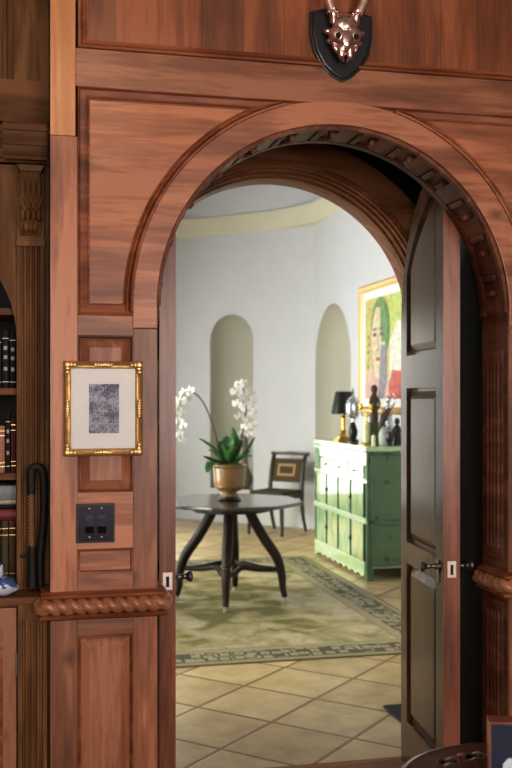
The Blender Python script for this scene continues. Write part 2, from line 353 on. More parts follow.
def frame_m(origin, X, Y=(0, 0, 1)):
    X = Vector(X).normalized(); Y = Vector(Y); Z = X.cross(Y); o = Vector(origin)
    return Matrix(((X.x, Y.x, Z.x, o.x), (X.y, Y.y, Z.y, o.y), (X.z, Y.z, Z.z, o.z), (0, 0, 0, 1)))
def plate_me(outline, holes, thick, bevel, Mx):
    cu = bpy.data.curves.new('tmp', 'CURVE'); cu.dimensions = '2D'; cu.fill_mode = 'BOTH'
    cu.extrude = max(thick/2-bevel, .0001); cu.bevel_depth = bevel; cu.bevel_resolution = 1; cu.offset = -bevel
    for pts in [outline]+list(holes):
        sp = cu.splines.new('POLY'); sp.points.add(len(pts)-1); sp.use_cyclic_u = True
        for q, (x, y) in zip(sp.points, pts): q.co = (x, y, 0, 1)
    o = bpy.data.objects.new('tmp', cu); C.objects.link(o)
    dg = bpy.context.evaluated_depsgraph_get(); dg.update()
    me = bpy.data.meshes.new_from_object(o.evaluated_get(dg), depsgraph=dg)
    me.materials.clear()
    me.transform(Mx @ Matrix.Translation((0, 0, -thick/2)))
    bpy.data.objects.remove(o); bpy.data.curves.remove(cu)
    return me
def plate(name, outline, holes, thick, bevel, Mx, mat, parent=None, smooth=True):
    return link(name, plate_me(outline, holes, thick, bevel, Mx), mat, parent, None, smooth)
def FR(y): return frame_m((0, y, 0), (1, 0, 0))       # faces -y: (x, z) -> world
def rect(x0, x1, z0, z1): return [(x0, z0), (x1, z0), (x1, z1), (x0, z1)]
def arc(cx, cz, r, a0, a1, n=40):
    return [(cx+r*math.cos(math.radians(a0+(a1-a0)*i/n)), cz+r*math.sin(math.radians(a0+(a1-a0)*i/n))) for i in range(n+1)]
def sweep(bm, path, prof, to3d, closed=False):
    """path 2D, prof [(n, h)]: n = offset to the left of the path, h = out of the path's plane"""
    P = [Vector(p) for p in path]; k = len(P); rings = []
    for i in range(k):
        if closed: a, b = P[i]-P[i-1], P[(i+1) % k]-P[i]
        else: a, b = P[i]-P[max(i-1, 0)], P[min(i+1, k-1)]-P[i]
        if a.length < 1e-9: a = b
        if b.length < 1e-9: b = a
        a.normalize(); b.normalize()
        na, nb = Vector((-a.y, a.x)), Vector((-b.y, b.x)); m = (na+nb)
        m = m/max(m.length_squared/2, .25)
        rings.append([bm.verts.new(to3d(P[i]+m*n, h)) for n, h in prof])
    q = len(prof)
    for i in range(k if closed else k-1):
        u, v = rings[i], rings[(i+1) % k]
        for j in range(q): bm.faces.new((u[j], u[(j+1) % q], v[(j+1) % q], v[j]))
    if not closed: bm.faces.new(rings[0]); bm.faces.new(rings[-1])
    return bm
def front(y): return lambda p, h: Vector((p.x, y-h, p.y))
def prism(bm, poly, to3d, h0, h1):
    a = [bm.verts.new(to3d(Vector(p), h0)) for p in poly]; b = [bm.verts.new(to3d(Vector(p), h1)) for p in poly]
    n = len(poly)
    for i in range(n): bm.faces.new((a[i], a[(i+1) % n], b[(i+1) % n], b[i]))
    bm.faces.new(a); bm.faces.new(b); return bm
def raised(bm, x0, x1, z0, z1, y, rise, bev):
    """raised-and-fielded panel facing -y with its edge plane at y"""
    a = [bm.verts.new(p) for p in ((x0, y, z0), (x1, y, z0), (x1, y, z1), (x0, y, z1))]
    b = [bm.verts.new(p) for p in ((x0+bev, y-rise, z0+bev), (x1-bev, y-rise, z0+bev), (x1-bev, y-rise, z1-bev), (x0+bev, y-rise, z1-bev))]
    for i in range(4): bm.faces.new((a[i], a[(i+1) % 4], b[(i+1) % 4], b[i]))
    bm.faces.new(b); bk = [bm.verts.new((v.co.x, y+.006, v.co.z)) for v in a]
    for i in range(4): bm.faces.new((a[i], a[(i+1) % 4], bk[(i+1) % 4], bk[i]))
    bm.faces.new(bk); return bm

def thing(name, label, cat, loc=(0, 0, 0), rotz=0, group=None, kind=None):
    o = bpy.data.objects.new(name, None); C.objects.link(o); o.location = loc; o.rotation_euler = (0, 0, rotz); o.empty_display_size = .05
    return tag(o, label, cat, group, kind)
def tag(o, label=None, cat=None, group=None, kind=None):
    if label: o['label'] = label
    if cat: o['category'] = cat
    if group: o['group'] = group
    if kind: o['kind'] = kind
    return o
def dup(root, loc, rotz, label, group=None):
    r = root.copy(); C.objects.link(r); r.location = loc; r.rotation_euler = (0, 0, rotz); r['label'] = label
    if group: r['group'] = group
    for ch in list(root.children):
        q = ch.copy(); C.objects.link(q); q.parent = r
        for g in list(ch.children):
            d = g.copy(); C.objects.link(d); d.parent = q
    return r

# ------------------------------------------------------------------ numbers shared by the two arches
AX, SP, AR = .996, 1.786, .596        # axis, springing height, radius
YF, YB = 3.10, 3.295                  # front arch: face and back
YI = 3.86                             # inner arch face
mir = lambda x: 2*AX-x

# ================================================================== SETTING: panelled wall with its arch
wf = thing('wall_front', 'cherry wood panelled wall framing the arched doorway', 'wall', kind='structure')
def both(fn):
    fn(lambda x: x); fn(mir)
XL, XS, XJ, XO = .074, .156, .326, AX-AR
def side(f):
    V, H, MO = M['wood_v'], M['wood_h'], M['wood_mould_shaded']
    b = lambda nm, x0, x1, z0, z1, m, y0=YF, y1=3.14, bev=.0015: finish(nm, bx(f(x0), f(x1), y0, y1, z0, z1, bev), m, wf)
    b('stile', XL, XS, .90, 2.296, V); b('stile', XL, XS-.006, 2.297, 3.25, M['wood_light'])
    b('stile', XL, XS, 0, .83, V); b('stile', XJ, XO, 0, .83, V)
    b('stile', XJ, XO, .90, 1.712, V)
    b('rail', XS, XJ, 1.689, 1.751, H); b('rail', XS, XJ, 1.033, 1.207, H, 3.103); b('rail', XS, XJ, .90, .959, H)
    b('rail', XS, XJ, .768, .83, H); b('rail', XS, XJ, 0, .12, H)
    mould = [(0, -.001), (.001, .005), (.004, .006), (.007, .001), (.009, -.003), (.024, -.0075), (.026, -.006), (.030, -.006), (.033, -.0105), (.038, -.0115), (.038, -.02), (0, -.02)]
    for z0, z1, r in ((1.207, 1.689, 1), (.12, .768, 1), (.959, 1.033, 0)):
        x0, x1 = sorted((f(XS), f(XJ)))
        if r:
            finish('moulding', sweep(bmesh.new(), rect(x0, x1, z0, z1), [(0, -.001), (.001, .004), (.004, .004), (.006, -.003), (.008, -.012), (.012, -.012), (.012, -.02), (0, -.02)], front(YF), True), MO, wf)
            finish('panel', raised(bmesh.new(), x0+.011, x1-.011, z0+.011, z1-.011, 3.1135, .0125, .026), V, wf, smooth=False)
        else:
            finish('moulding', sweep(bmesh.new(), rect(x0, x1, z0, z1), [(0, .002), (.006, .001), (.008, -.008), (.008, -.02), (0, -.02)], front(YF), True), MO, wf)
            finish('panel', bx(x0+.006, x1-.006, 3.110, 3.125, z0+.006, z1-.006), H, wf)
    # spandrel: field, arched edge moulding, straight moulding
    ar = AR+.076
    arcp = [(x, z) for x, z in arc(AX, SP, ar, 180, 90, 48) if x < .93]
    poly = [(XS, 1.751), (AX-ar, 1.751)]+arcp+[(.93, 2.451), (XS, 2.451)]
    poly = [(f(x), z) for x, z in poly]
    plate('panel', poly, [], .012, .0005, FR(3.112), M['wood_boards'], wf)
    lp = [(.90, 2.451), (XS, 2.451), (XS, 1.751), (XJ, 1.751)]
    lp = [(f(x), z) for x, z in lp]
    if f(0) > 1: lp = lp[::-1]
    finish('moulding', sweep(bmesh.new(), lp, mould, front(YF)), MO, wf)
    ap = [(AX-ar, 1.765)]+arc(AX, SP, ar, 180, 106, 60)
    ap = [(f(x), z) for x, z in ap]
    if f(0) > 1: ap = ap[::-1]
    finish('moulding', sweep(bmesh.new(), ap, [(-.002, .0), (.0, .012), (.006, .013), (.010, .005), (.0115, -.002), (.015, .004), (.019, .003), (.022, -.006), (.029, -.010), (.029, -.02), (-.002, -.02)], front(YF)), MO, wf)
both(side)
# long top rail and the tall upper panel of upright planks
finish('rail', bx(XS-.006, mir(XS-.006), YF, 3.14, 2.451, 2.567, .0015), M['wood_h'], wf)
finish('moulding', sweep(bmesh.new(), rect(XS, mir(XS), 2.567, 3.20), [(0, -.001), (.002, .008), (.008, .011), (.013, .003), (.0145, -.003), (.018, .002), (.022, .001), (.026, -.008), (.032, -.010), (.032, -.02), (0, -.02)], front(YF), True), M['wood_mould_shaded'], wf)
finish('panel', bx(XS+.02, mir(XS+.02), 3.112, 3.135, 2.59, 3.18), M['wood_plank_dimmed'], wf)
finish('rail', bx(XL, mir(XL), YF, 3.14, 3.20, 3.30), M['wood_h'], wf)
# arch casing
oc = [(AX-AR-.076, 1.713)]+arc(AX, SP, AR+.076, 180, 0, 72)+[(AX+AR+.076, 1.713), (AX+AR, 1.713)]+arc(AX, SP, AR, 0, 180, 72)+[(AX-AR, 1.713)]
plate('arch_casing', oc, [], .045, .003, FR(YF-.006), M['wood_h'], wf)
# backing
bo = [(XL, 0), (AX-AR-.02, 0), (AX-AR-.02, SP)]+arc(AX, SP, AR+.02, 180, 0, 48)+[(AX+AR+.02, 0), (mir(XL), 0), (mir(XL), 3.30), (XL, 3.30)]
plate('backing', bo, [], .16, 0, FR(3.135), M['wood_shade'], wf, False)
# reveal of the front arch: jamb linings and carved soffit
for f in (lambda x: x, mir):
    finish('jamb_lining', bx(f(XO-.02), f(XO+.002), YF+.003, YB, 0, SP), M['wood_carve'], wf)
    for z0, z1 in ((.12, .80), (.94, 1.66)):
        g = bmesh.new()
        box(g, *sorted((f(XO-.005), f(XO+.006))), YF+.035, YB-.03, z0, z1, .003)
        for yy in (YF+.055, YF+.082, YF+.109, YF+.136):
            box(g, *sorted((f(XO), f(XO+.012))), yy, yy+.012, z0+.04, z1-.04, .003)
        finish('jamb_panel', g, M['wood_carve'], wf)
ring = lambda r0, r1, y0, y1: prism(bmesh.new(), arc(AX, SP, r1, 0, 180, 72)+arc(AX, SP, r0, 180, 0, 72), lambda p, h: Vector((p.x, h, p.y)), y0, y1)
finish('soffit', ring(AR, AR+.03, YF+.002, YB), M['wood_carve'], wf)
for y0, y1 in ((YF+.004, YF+.026), (YB-.03, YB)):
    finish('soffit_bead', ring(AR-.012, AR+.004, y0, y1), M['wood_carve'], wf)
cv = bmesh.new()
for k in range(13):
    th = math.radians(90-13.8*6+13.8*k)
    def put(g, dth, w, d, y0, y1, bev):
        t = th+dth; h = bmesh.new(); box(h, -w, w, y0, y1, -.004, d, bev)
        mt = Matrix.Translation((AX, 0, SP)) @ Matrix(((-math.sin(t), 0, -math.cos(t), AR*math.cos(t)), (0, 1, 0, 0), (math.cos(t), 0, -math.sin(t), AR*math.sin(t)), (0, 0, 0, 1)))
        bmesh.ops.transform(h, matrix=mt, verts=h.verts[:]); me = bpy.data.meshes.new('t'); h.to_mesh(me); h.free(); g.from_mesh(me); bpy.data.meshes.remove(me)
    put(cv, 0, .011, .024, YF+.075, YB-.085, .007)
    put(cv, math.radians(5.2), .011, .017, YF+.05, YB-.055, .004)
    put(cv, math.radians(9.6), .034, .011, YF+.024, YB-.028, .005)
finish('soffit_carving', cv, M['wood_carve'], wf)

# rope-carved dado rails
def rope(path, Rr=.0245, lump=.037):
    # rounded resample
    P = [Vector(p) for p in path]; pts = []
    rd = .022
    for i, p in enumerate(P):
        if 0 < i < len(P)-1:
            a = p+(P[i-1]-p).normalized()*rd; b = p+(P[i+1]-p).normalized()*rd
            for j in range(7):
                t = j/6; pts.append(a*(1-t)**2+p*2*t*(1-t)+b*t*t)
        else: pts.append(p)
    out = []; 
    for a, b in zip(pts, pts[1:]):
        n = max(1, int((b-a).length/.004))
        for j in range(n): out.append(a.lerp(b, j/n))
    out.append(pts[-1])
    bm = bmesh.new(); s = 0; rings = []; n = 22
    for i, p in enumerate(out):
        if i: s += (p-out[i-1]).length
        t = (out[min(i+1, len(out)-1)]-out[max(0, i-1)]).normalized(); nn = Vector((-t.y, t.x, 0))
        rg = []
        for j in range(n):
            th = 2*PI*j/n; r = Rr*(.58+.46*abs(math.cos(th-PI*s/lump))**.6)
            rg.append(bm.verts.new((p.x+nn.x*r*math.cos(th), p.y+nn.y*r*math.cos(th), .865+r*math.sin(th))))
        rings.append(rg)
    for u, v in zip(rings, rings[1:]):
        for j in range(n): bm.faces.new((u[j], u[(j+1) % n], v[(j+1) % n], v[j]))
    bm.faces.new(rings[0]); bm.faces.new(rings[-1]); return bm
for idx, f in ((1, lambda x: x), (2, mir)):
    t = thing('trim_%d' % idx, ['', 'rope-carved dado rail left of the arched doorway', 'rope-carved dado rail right of the arched doorway'][idx], 'dado rail', kind='structure')
    pth = [(XL-.026, 3.24), (XL-.026, YF-.026), (XO+.024, YF-.026), (XO+.024, YB-.01)]
    P2 = [Vector((f(x), y)) for x, y in pth]
    if idx == 2: P2 = P2[1:]
    finish('rope', rope([Vector((p.x, p.y, 0)) for p in P2]), M['wood_rope'], t)
    sgn = -1 if idx == 1 else 1
    base = [Vector((f(x), y)) for x, y in ((XL, 3.24), (XL, YF), (XO, YF), (XO, YB-.01))]
    if idx == 2: base = base[1:]
    up = lambda p, h: Vector((p.x, p.y, h))
    for nm, prof in (('upper_ledge', [(.0, .886), (.026, .889), (.029, .894), (.027, .899), (.010, .905), (0, .907)]), ('lower_ledge', [(0, .842), (.028, .840), (.033, .834), (.031, .829), (.02, .824), (0, .818)]), ('bed', [(-.004, .838), (.010, .838), (.010, .890), (-.004, .890)])):
        finish(nm, sweep(bmesh.new(), base, [(sgn*n, h) for n, h in prof], up), M['wood_mould_shaded'], t)

# pocket between the two arches
pk = thing('wall_passage', 'wood lining of the passage behind the doorway, its shade painted dark', 'wall', kind='structure')
for f in (lambda x: x, mir):
    finish('pocket_side', bx(f(XO-.11), f(XO-.14), YB-.03, YI+.02, 0, 2.8), M['wood_shade'], pk)
    finish('pocket_return', bx(f(XO-.02), f(XO-.14), YB-.03, YB-.015, 0, SP), M['wood_shade'], pk)
finish('pocket_ceiling', bx(XO-.14, mir(XO-.14), YB-.06, YI+.02, 2.78, 2.83), M['wood_shade'], pk)
# inner arch wall
wi = thing('wall_inner', 'inner arch wall with stepped wooden mouldings', 'wall', kind='structure')
io = [(-1.2, 0), (AX-AR-.03, 0), (AX-AR-.03, SP)]+arc(AX, SP, AR+.03, 180, 0, 60)+[(AX+AR+.03, 0), (3.3, 0), (3.3, 4.4), (-1.2, 4.4)]
plate('plaster_face', io, [], .10, 0, FR(YI+.07), M['plaster'], wi, False)
ino = [(XO-.14, 0), (AX-AR-.06, 0), (AX-AR-.06, SP)]+arc(AX, SP, AR+.06, 180, 0, 60)+[(AX+AR+.06, 0), (mir(XO-.14), 0), (mir(XO-.14), 2.8), (XO-.14, 2.8)]
plate('wood_face', ino, [], .03, 0, FR(YI+.03), M['wood_shade'], wi, False)
band = [(AX-AR-.16, .0)]+arc(AX, SP, AR+.16, 180, 0, 72)+[(AX+AR+.16, 0), (AX+AR+.055, 0)]+arc(AX, SP, AR+.055, 0, 180, 72)+[(AX-AR-.055, 0)]
band = [(x, z) for x, z in band]
plate('inner_casing', [(max(XO-.105, min(mir(XO-.105), x)), z) for x, z in band], [], .028, .002, FR(YI), M['wood_inner'], wi)
ipath = [(AX-AR, 0)]+arc(AX, SP, AR, 180, 0, 90)+[(AX+AR, 0)]
ip = [(.060, .006), (.050, .010), (.044, .002), (.036, .004), (.033, -.018), (.026, -.014), (.022, -.040), (.014, -.036), (.010, -.066), (.003, -.064), (0, -.085), (0, -.175), (.062, -.175)]
finish('inner_moulding', sweep(bmesh.new(), ipath, ip, front(YI)), M['wood_inner'], wi)
finish('threshold', bx(XO-.1, mir(XO-.1), YB-.2, 3.905, 0, .012, .004), M['wood_dark_h'], wi)

# ------------------------------------------------------------------ door leaves
def leaf(idx, px, ang, sgn, label, thick):
    """leaf hinged at (px, YI); local +x runs from hinge to lock, passage face on local y=0, thickness to +y*sgn"""
    d = thing('door_%d' % idx, label, 'door', (px, YI-.004, 0), ang, kind='structure')
    Wd = .552; rr = AR-.008; b0 = .016
    top = lambda x, e=0: SP+math.sqrt(max(0, (rr-e)**2-(rr-x)**2))
    S = sgn
    # local plane: x, z ; out of the passage face = -S*y
    def to(p, h): return Vector((p.x, S*h, p.y))
    def edge(x0, x1, e, n=24, z0=None):
        return [(x0+(x1-x0)*i/n, top(x0+(x1-x0)*i/n, e)) for i in range(n+1)]
    sw = .082
    # stiles and rails as boards (h negative = into the leaf)
    core = bmesh.new()
    prism(core, [(.02, b0+.02), (Wd-.02, b0+.02)]+[(x, z-.02) for x, z in edge(.02, Wd-.02, 0)[::-1]], to, -thick*.32, -thick*.68)
    finish('core', core, M['door_face'], d, smooth=False)
    zs = [(b0, .20), (.835, .92), (1.535, 1.665)]
    def board(poly, nm='stile'):
        q = bmesh.new(); prism(q, poly, to, 0, -thick); finish(nm, q, M['door_face'], d, smooth=False)
    board([(0, b0), (sw, b0)]+edge(0, sw, 0, 12)[::-1])
    board([(Wd-sw, b0), (Wd, b0)]+edge(Wd-sw, Wd, 0, 8)[::-1])
    for z0, z1 in zs: board([(sw, z0), (Wd-sw, z0), (Wd-sw, z1), (sw, z1)], 'rail')
    inn = [(x, top(x, .0)-.10) for x in [sw+(Wd-2*sw)*i/20 for i in range(21)]]
    board([(x, z) for x, z in inn]+edge(sw, Wd-sw, 0, 20)[::-1], 'rail')
    # lipping of redder wood on the meeting edge
    finish('lock_edge', prism(bmesh.new(), [(Wd-.001, b0), (Wd+.006, b0), (Wd+.006, top(Wd)), (Wd-.001, top(Wd))], to, .0005, -thick-.0005), M['door_edge'], d)
    # fielded panels both faces
    for hs, h0 in ((1, -thick*.33), (-1, -thick*.67)):
        for z0, z1 in ((.20, .835), (.92, 1.535)):
            g = bmesh.new(); e = .012; bv = .03
            a = [g.verts.new(to(Vector(p), h0)) for p in rect(sw+e, Wd-sw-e, z0+e, z1-e)]
            b = [g.verts.new(to(Vector(p), h0+hs*thick*.24)) for p in rect(sw+e+bv, Wd-sw-e-bv, z0+e+bv, z1-e-bv)]
            for i in range(4): g.faces.new((a[i], a[(i+1) % 4], b[(i+1) % 4], b[i]))
            g.faces.new(b); finish('panel', g, M['door_face'], d, smooth=False)
        e, bv = .012, .03
        xs = [sw+e+(Wd-2*sw-2*e)*i/20 for i in range(21)]
        xt = [sw+e+bv+(Wd-2*sw-2*e-2*bv)*i/20 for i in range(21)]
        lo = [(sw+e, 1.665+e), (Wd-sw-e, 1.665+e)]+[(x, top(x)-.115) for x in xs[::-1]]
        hi = [(sw+e+bv, 1.665+e+bv), (Wd-sw-e-bv, 1.665+e+bv)]+[(x, top(x)-.115-bv) for x in xt[::-1]]
        g = bmesh.new()
        a = [g.verts.new(to(Vector(p), h0)) for p in lo]; b = [g.verts.new(to(Vector(p), h0+hs*thick*.24)) for p in hi]
        for i in range(len(a)): j = (i+1) % len(a); g.faces.new((a[i], a[j], b[j], b[i]))
        g.faces.new(b); finish('panel', g, M['door_face'], d, smooth=False)
    # ironmongery
    lp = finish('lock_plate', prism(bmesh.new(), rect(-.016, .016, .86, .918), lambda p, h: Vector((Wd+.006+h, S*(-thick/2+p.x), p.y)), -.001, .002), M['steel'], d)
    finish('keyhole', prism(bmesh.new(), rect(-.005, .005, .87, .905), lambda p, h: Vector((Wd+.0065+h, S*(-thick/2+p.x), p.y)), 0, .0022), M['socket'], lp)
    for hs, y0 in ((1, 0), (-1, -thick)):
        g = bmesh.new(); hx, hz = Wd-.05, .892
        P = lambda h: Vector((hx, S*(y0+hs*h), hz))
        tube(g, [P(-.001), P(.006)], .021, 18); tube(g, [P(.004), P(.012), P(.018)], [.014, .011, .008], 14)
        tube(g, smoothpath([P(.016), P(.030), P(.036), P(.050), P(.060), P(.068), P(.070)], 4), [.008, .007, .012, .0085, .017, .020, .016, .003], 16)
        hd = finish('handle', g, M['iron'], d)
        g = bmesh.new()
        pl = prism(g, rect(hx-.012, hx+.012, .835, .872), lambda p, h: Vector((p.x, S*(y0+hs*h), p.y)), -.001, .004)
        finish('key_escutcheon', g, M['iron'], hd)
    for hz in (.35, 1.0, 1.6):
        finish('hinge', tube(bmesh.new(), [(-.003, S*-thick*1.0, hz-.05), (-.003, S*-thick*1.0, hz+.05)], .008, 10), M['iron'], d)
    return d
# right leaf: passage face toward -x ; its lock edge swings toward the viewer
rx = 1.500
leaf(2, rx, -PI/2-math.radians(5.8), -1, 'right leaf of the arched panelled double door, swung open with its broad face showing', .060)
lx = .454
leaf(1, lx, -PI/2+math.radians(3.4), 1, 'left leaf of the arched double door, open and seen edge-on', .054)

# ================================================================== SETTING: floors and far room shell
WR, WL, WB = 3.20, -1.20, 12.315
fl = finish('floor', bx(WL-.3, WR+.5, 3.905, WB+.4, -.1, 0), M['tile']); tag(fl, 'beige diagonal tiled floor of the far room', 'floor', kind='structure')
fn = finish('floor', bx(-2.2, 3.4, -3.0, 3.905, -.1, 0), M['wood_dark_h']); tag(fn, 'dark wooden floor of the library', 'floor', kind='structure')
def niche(bm, w, z0, zs, depth, to):
    r = w/2; base = [(-r, z0), (r, z0), (r, zs)]+[(r*math.cos(t*PI/20), zs+r*math.sin(t*PI/20)) for t in range(1, 20)]+[(-r, zs)]
    rings = []
    for k in range(9):
        ph = k/8*PI/2*.98; cs = math.cos(ph)
        rings.append([bm.verts.new(to(x*cs, z if z <= zs else zs+(z-zs)*cs, depth*math.sin(ph))) for x, z in base])
    n = len(base)
    for u, v in zip(rings, rings[1:]):
        for i in range(n): bm.faces.new((u[i], u[(i+1) % n], v[(i+1) % n], v[i]))
    bm.faces.new(rings[-1]); return bm
def arch_hole(c, w, z0, zs):
    r = w/2
    return [(c-r, z0), (c+r, z0), (c+r, zs)]+[(c+r*math.cos(t*PI/28), zs+r*math.sin(t*PI/28)) for t in range(1, 28)]+[(c-r, zs)]
HT = 4.35
# right wall with a tall niche
wr = thing('wall_right', 'white plaster right wall of the far room with arched niche', 'wall', kind='structure')
Mr = frame_m((WR, 0, 0), (0, -1, 0))
n2c, n2w, n2z = -(9.60+10.88)/2, 1.27, .35
plate('wall_face', rect(-10.93, -3.9, 0, HT), [arch_hole(n2c, n2w, n2z, 2.50-n2w/2)], .12, 0, Mr, M['plaster'], wr, False)
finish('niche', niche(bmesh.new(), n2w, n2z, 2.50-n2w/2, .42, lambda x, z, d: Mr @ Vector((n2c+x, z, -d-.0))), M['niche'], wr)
# chamfer wall with a niche
k2 = math.sqrt(.5)
wc = thing('wall_back_right', 'white plaster angled wall of the far room with narrow arched niche', 'wall', kind='structure')
c0 = Vector((3.17, 10.95, 0)); Mc = frame_m(c0, (k2, -k2, 0))
n1c, n1w, n1z, n1t = -1.085, .615, .40, 2.485
plate('wall_face', rect(-1.935, .043, 0, HT), [arch_hole(n1c, n1w, n1z, n1t-n1w/2)], .12, 0, Mc, M['plaster'], wc, False)
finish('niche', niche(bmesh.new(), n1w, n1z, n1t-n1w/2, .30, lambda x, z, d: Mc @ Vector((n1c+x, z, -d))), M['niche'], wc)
# mirrored plain chamfer, left wall with garden windows, back wall with glazed door
xc = 2*AX
wcl = thing('wall_back_left', 'white plaster angled wall at the far left', 'wall', kind='structure')
plate('wall_face', rect(-.043, 1.935, 0, HT), [], .12, 0, frame_m((xc-3.17, 10.95, 0), (k2, k2, 0)), M['plaster'], wcl, False)
wb = thing('wall_back', 'white plaster back wall with glazed garden door', 'wall', kind='structure')
bx0, bx1 = .20, 1.79
plate('wall_face', rect(.10, 1.89, 0, HT), [rect(bx0+.04, bx1-.04, .12, 2.5)], .12, 0, FR(WB), M['plaster'], wb, False)
wl = thing('wall_left', 'white plaster left wall with tall garden windows', 'wall', kind='structure')
Ml = frame_m((xc-3.2, 0, 0), (0, 1, 0))
wins = [(4.6, 6.4), (6.9, 8.7), (9.0, 10.6)]
plate('wall_face', rect(3.9, 10.93, 0, HT), [rect(a, b, .25, 3.1) for a, b in wins], .12, 0, Ml, M['plaster'], wl, False)
M['white_paint'] = plain('white_paint', (226, 226, 224), .4, var=.02)
def window(idx, Mx, x0, x1, z0, z1, label):
    w = thing('window_%d' % idx, label, 'window', kind='structure')
    t3 = lambda p, h: Mx @ Vector((p.x, p.y, h))
    g = bmesh.new(); sweep(g, rect(x0, x1, z0, z1), [(0, .01), (.05, .01), (.05, -.05), (0, -.05)], t3, True)
    fr = finish('window_frame', g, M['white_paint'], w)
    g = bmesh.new(); n = 2 if x1-x0 < 2 else 3
    for i in range(1, n): x = x0+(x1-x0)*i/n; prism(g, rect(x-.02, x+.02, z0, z1), t3, 0, -.04)
    for i in range(1, 4): z = z0+(z1-z0)*i/4; prism(g, rect(x0, x1, z-.012, z+.012), t3, -.005, -.035)
    finish('mullion', g, M['white_paint'], w)
    finish('pane', prism(bmesh.new(), rect(x0+.04, x1-.04, z0+.04, z1-.04), t3, -.018, -.022), M['glass'], w)
for i, (a, b) in enumerate(wins): window(i+1, Ml, a, b, .25, 3.1, 'tall white garden window in the left wall')
window(4, FR(WB), bx0+.04, bx1-.04, .12, 2.5, 'white glazed garden door in the back wall')
ce = finish('ceiling', bx(WL-.4, WR+.4, 3.9, WB+.3, HT, HT+.1), M['plaster']); tag(ce, 'white plaster ceiling of the far room', 'ceiling', kind='structure')
# cornice running round the room
cor = thing('trim_3', 'pale yellow cornice band high on the far room walls', 'cornice', kind='structure')
def rounded(path, rd):
    P = [Vector(p) for p in path]; out = [P[0]]
    for a, p, b in zip(P, P[1:], P[2:]):
        u, v = p+(a-p).normalized()*rd, p+(b-p).normalized()*rd
        out += [u*(1-t/12)**2+p*2*(t/12)*(1-t/12)+v*(t/12)**2 for t in range(13)]
    return out+[P[-1]]
cp = rounded([(xc-WR, 4.1), (xc-WR, 10.92), (xc-1.805, WB), (1.805, WB), (WR, 10.92), (WR, 4.1)], .7)
finish('cornice', sweep(bmesh.new(), cp, [(.35, 3.44), (-.008, 3.45), (-.016, 3.54), (-.022, 3.62), (-.022, 3.67), (.35, 3.70)], lambda p, h: Vector((p.x, p.y, h))), M['cornice'], cor)

# library shell behind the viewer
M['lib_wall'] = wood('library_panelling', WC, 'z')
lb = thing('wall_library', 'wooden library walls behind the viewer', 'wall', kind='structure')
plate('wall_face', rect(-3.4, 2.2, 0, 3.3), [rect(-3.0, -1.35, .7, 2.7), rect(.0, 1.9, .7, 2.7)], .1, 0, frame_m((0, -3, 0), (-1, 0, 0)), M['plaster'], lb, False)
finish('wall_face', bx(3.4, 3.5, -3.0, 3.3, 0, 3.3), M['lib_wall'], lb)
finish('wall_face', bx(-2.3, -2.2, -3.0, 3.3, 0, 3.3), M['lib_wall'], lb)
finish('wall_face', bx(mir(XL), 3.5, 3.25, 3.35, 0, 3.3), M['lib_wall'], lb)
finish('wall_face', bx(-2.25, -1.02, 3.25, 3.35, 0, 3.3), M['lib_wall'], lb)
finish('wall_face', bx(-1.1, 2.3, 3.62, 3.66, 2.85, 3.4), M['wood_shade'], lb)
for i, (a, b) in enumerate(((-3.0, -1.35), (.0, 1.9))): window(5+i, frame_m((0, -3, 0), (-1, 0, 0)), a, b, .7, 2.7, 'library window behind the viewer')
lc = finish('ceiling', bx(-2.3, 3.5, -3.1, 3.3, 3.30, 3.40), M['plaster']); tag(lc, 'white plaster ceiling of the library', 'ceiling', kind='structure')

# ================================================================== BOOKCASE left of the panelled wall
YC = 3.24
X = lambda px, D=YC: on_y(px, 400, D).x
Zz = lambda py, px=15, D=YC: on_y(px, py, D).z
bc = thing('bookcase', 'built-in brown wooden bookcase with fluted pilaster and carved bracket at the left edge', 'bookcase', (-.45, YC, 0))
bl = Vector((.45, -YC, 0))
def bp(name, bm, mat, parent=None, smooth=True):
    p = parent or bc
    bmesh.ops.translate(bm, vec=bl, verts=bm.verts[:])
    return finish(name, bm, mat, p, smooth=smooth)
x0, x1 = X(17), X(44)                      # pilaster
xe = XL-.001
def fluted(xa, xb, z0, z1, yf, depth=.05, nf=4):
    w = xb-xa; prof = [(xa, yf+depth), (xa, yf)]
    m = w*.10; fw = (w-2*m)/nf
    for i in range(nf):
        s = xa+m+i*fw; gw = fw*.6; ga = s+(fw-gw)/2
        for j in range(9):
            t = PI*j/8; prof.append((ga+gw/2-gw/2*math.cos(t), yf+gw*1.1*math.sin(t)**.6))
    prof += [(xb, yf), (xb, yf+depth)]
    return prism(bmesh.new(), prof, lambda p, h: Vector((p.x, p.y, h)), z0, z1)
zc1 = Zz(590); zc0 = zc1-.022
p = bp('pilaster', fluted(x0, x1, zc1, Zz(246), YC), M['wood_dark'])
g = bmesh.new(); box(g, x0-.003, x1+.003, YC-.006, YC+.05, Zz(246), Zz(240), .002); box(g, x0, x1, YC-.002, YC+.05, Zz(240), Zz(164)); bp('pilaster_block', g, M['wood_dark'])
bp('side_stile', bx(x1, xe, YC+.03, YC+.06, 0, 3.25), M['wood_dark'])
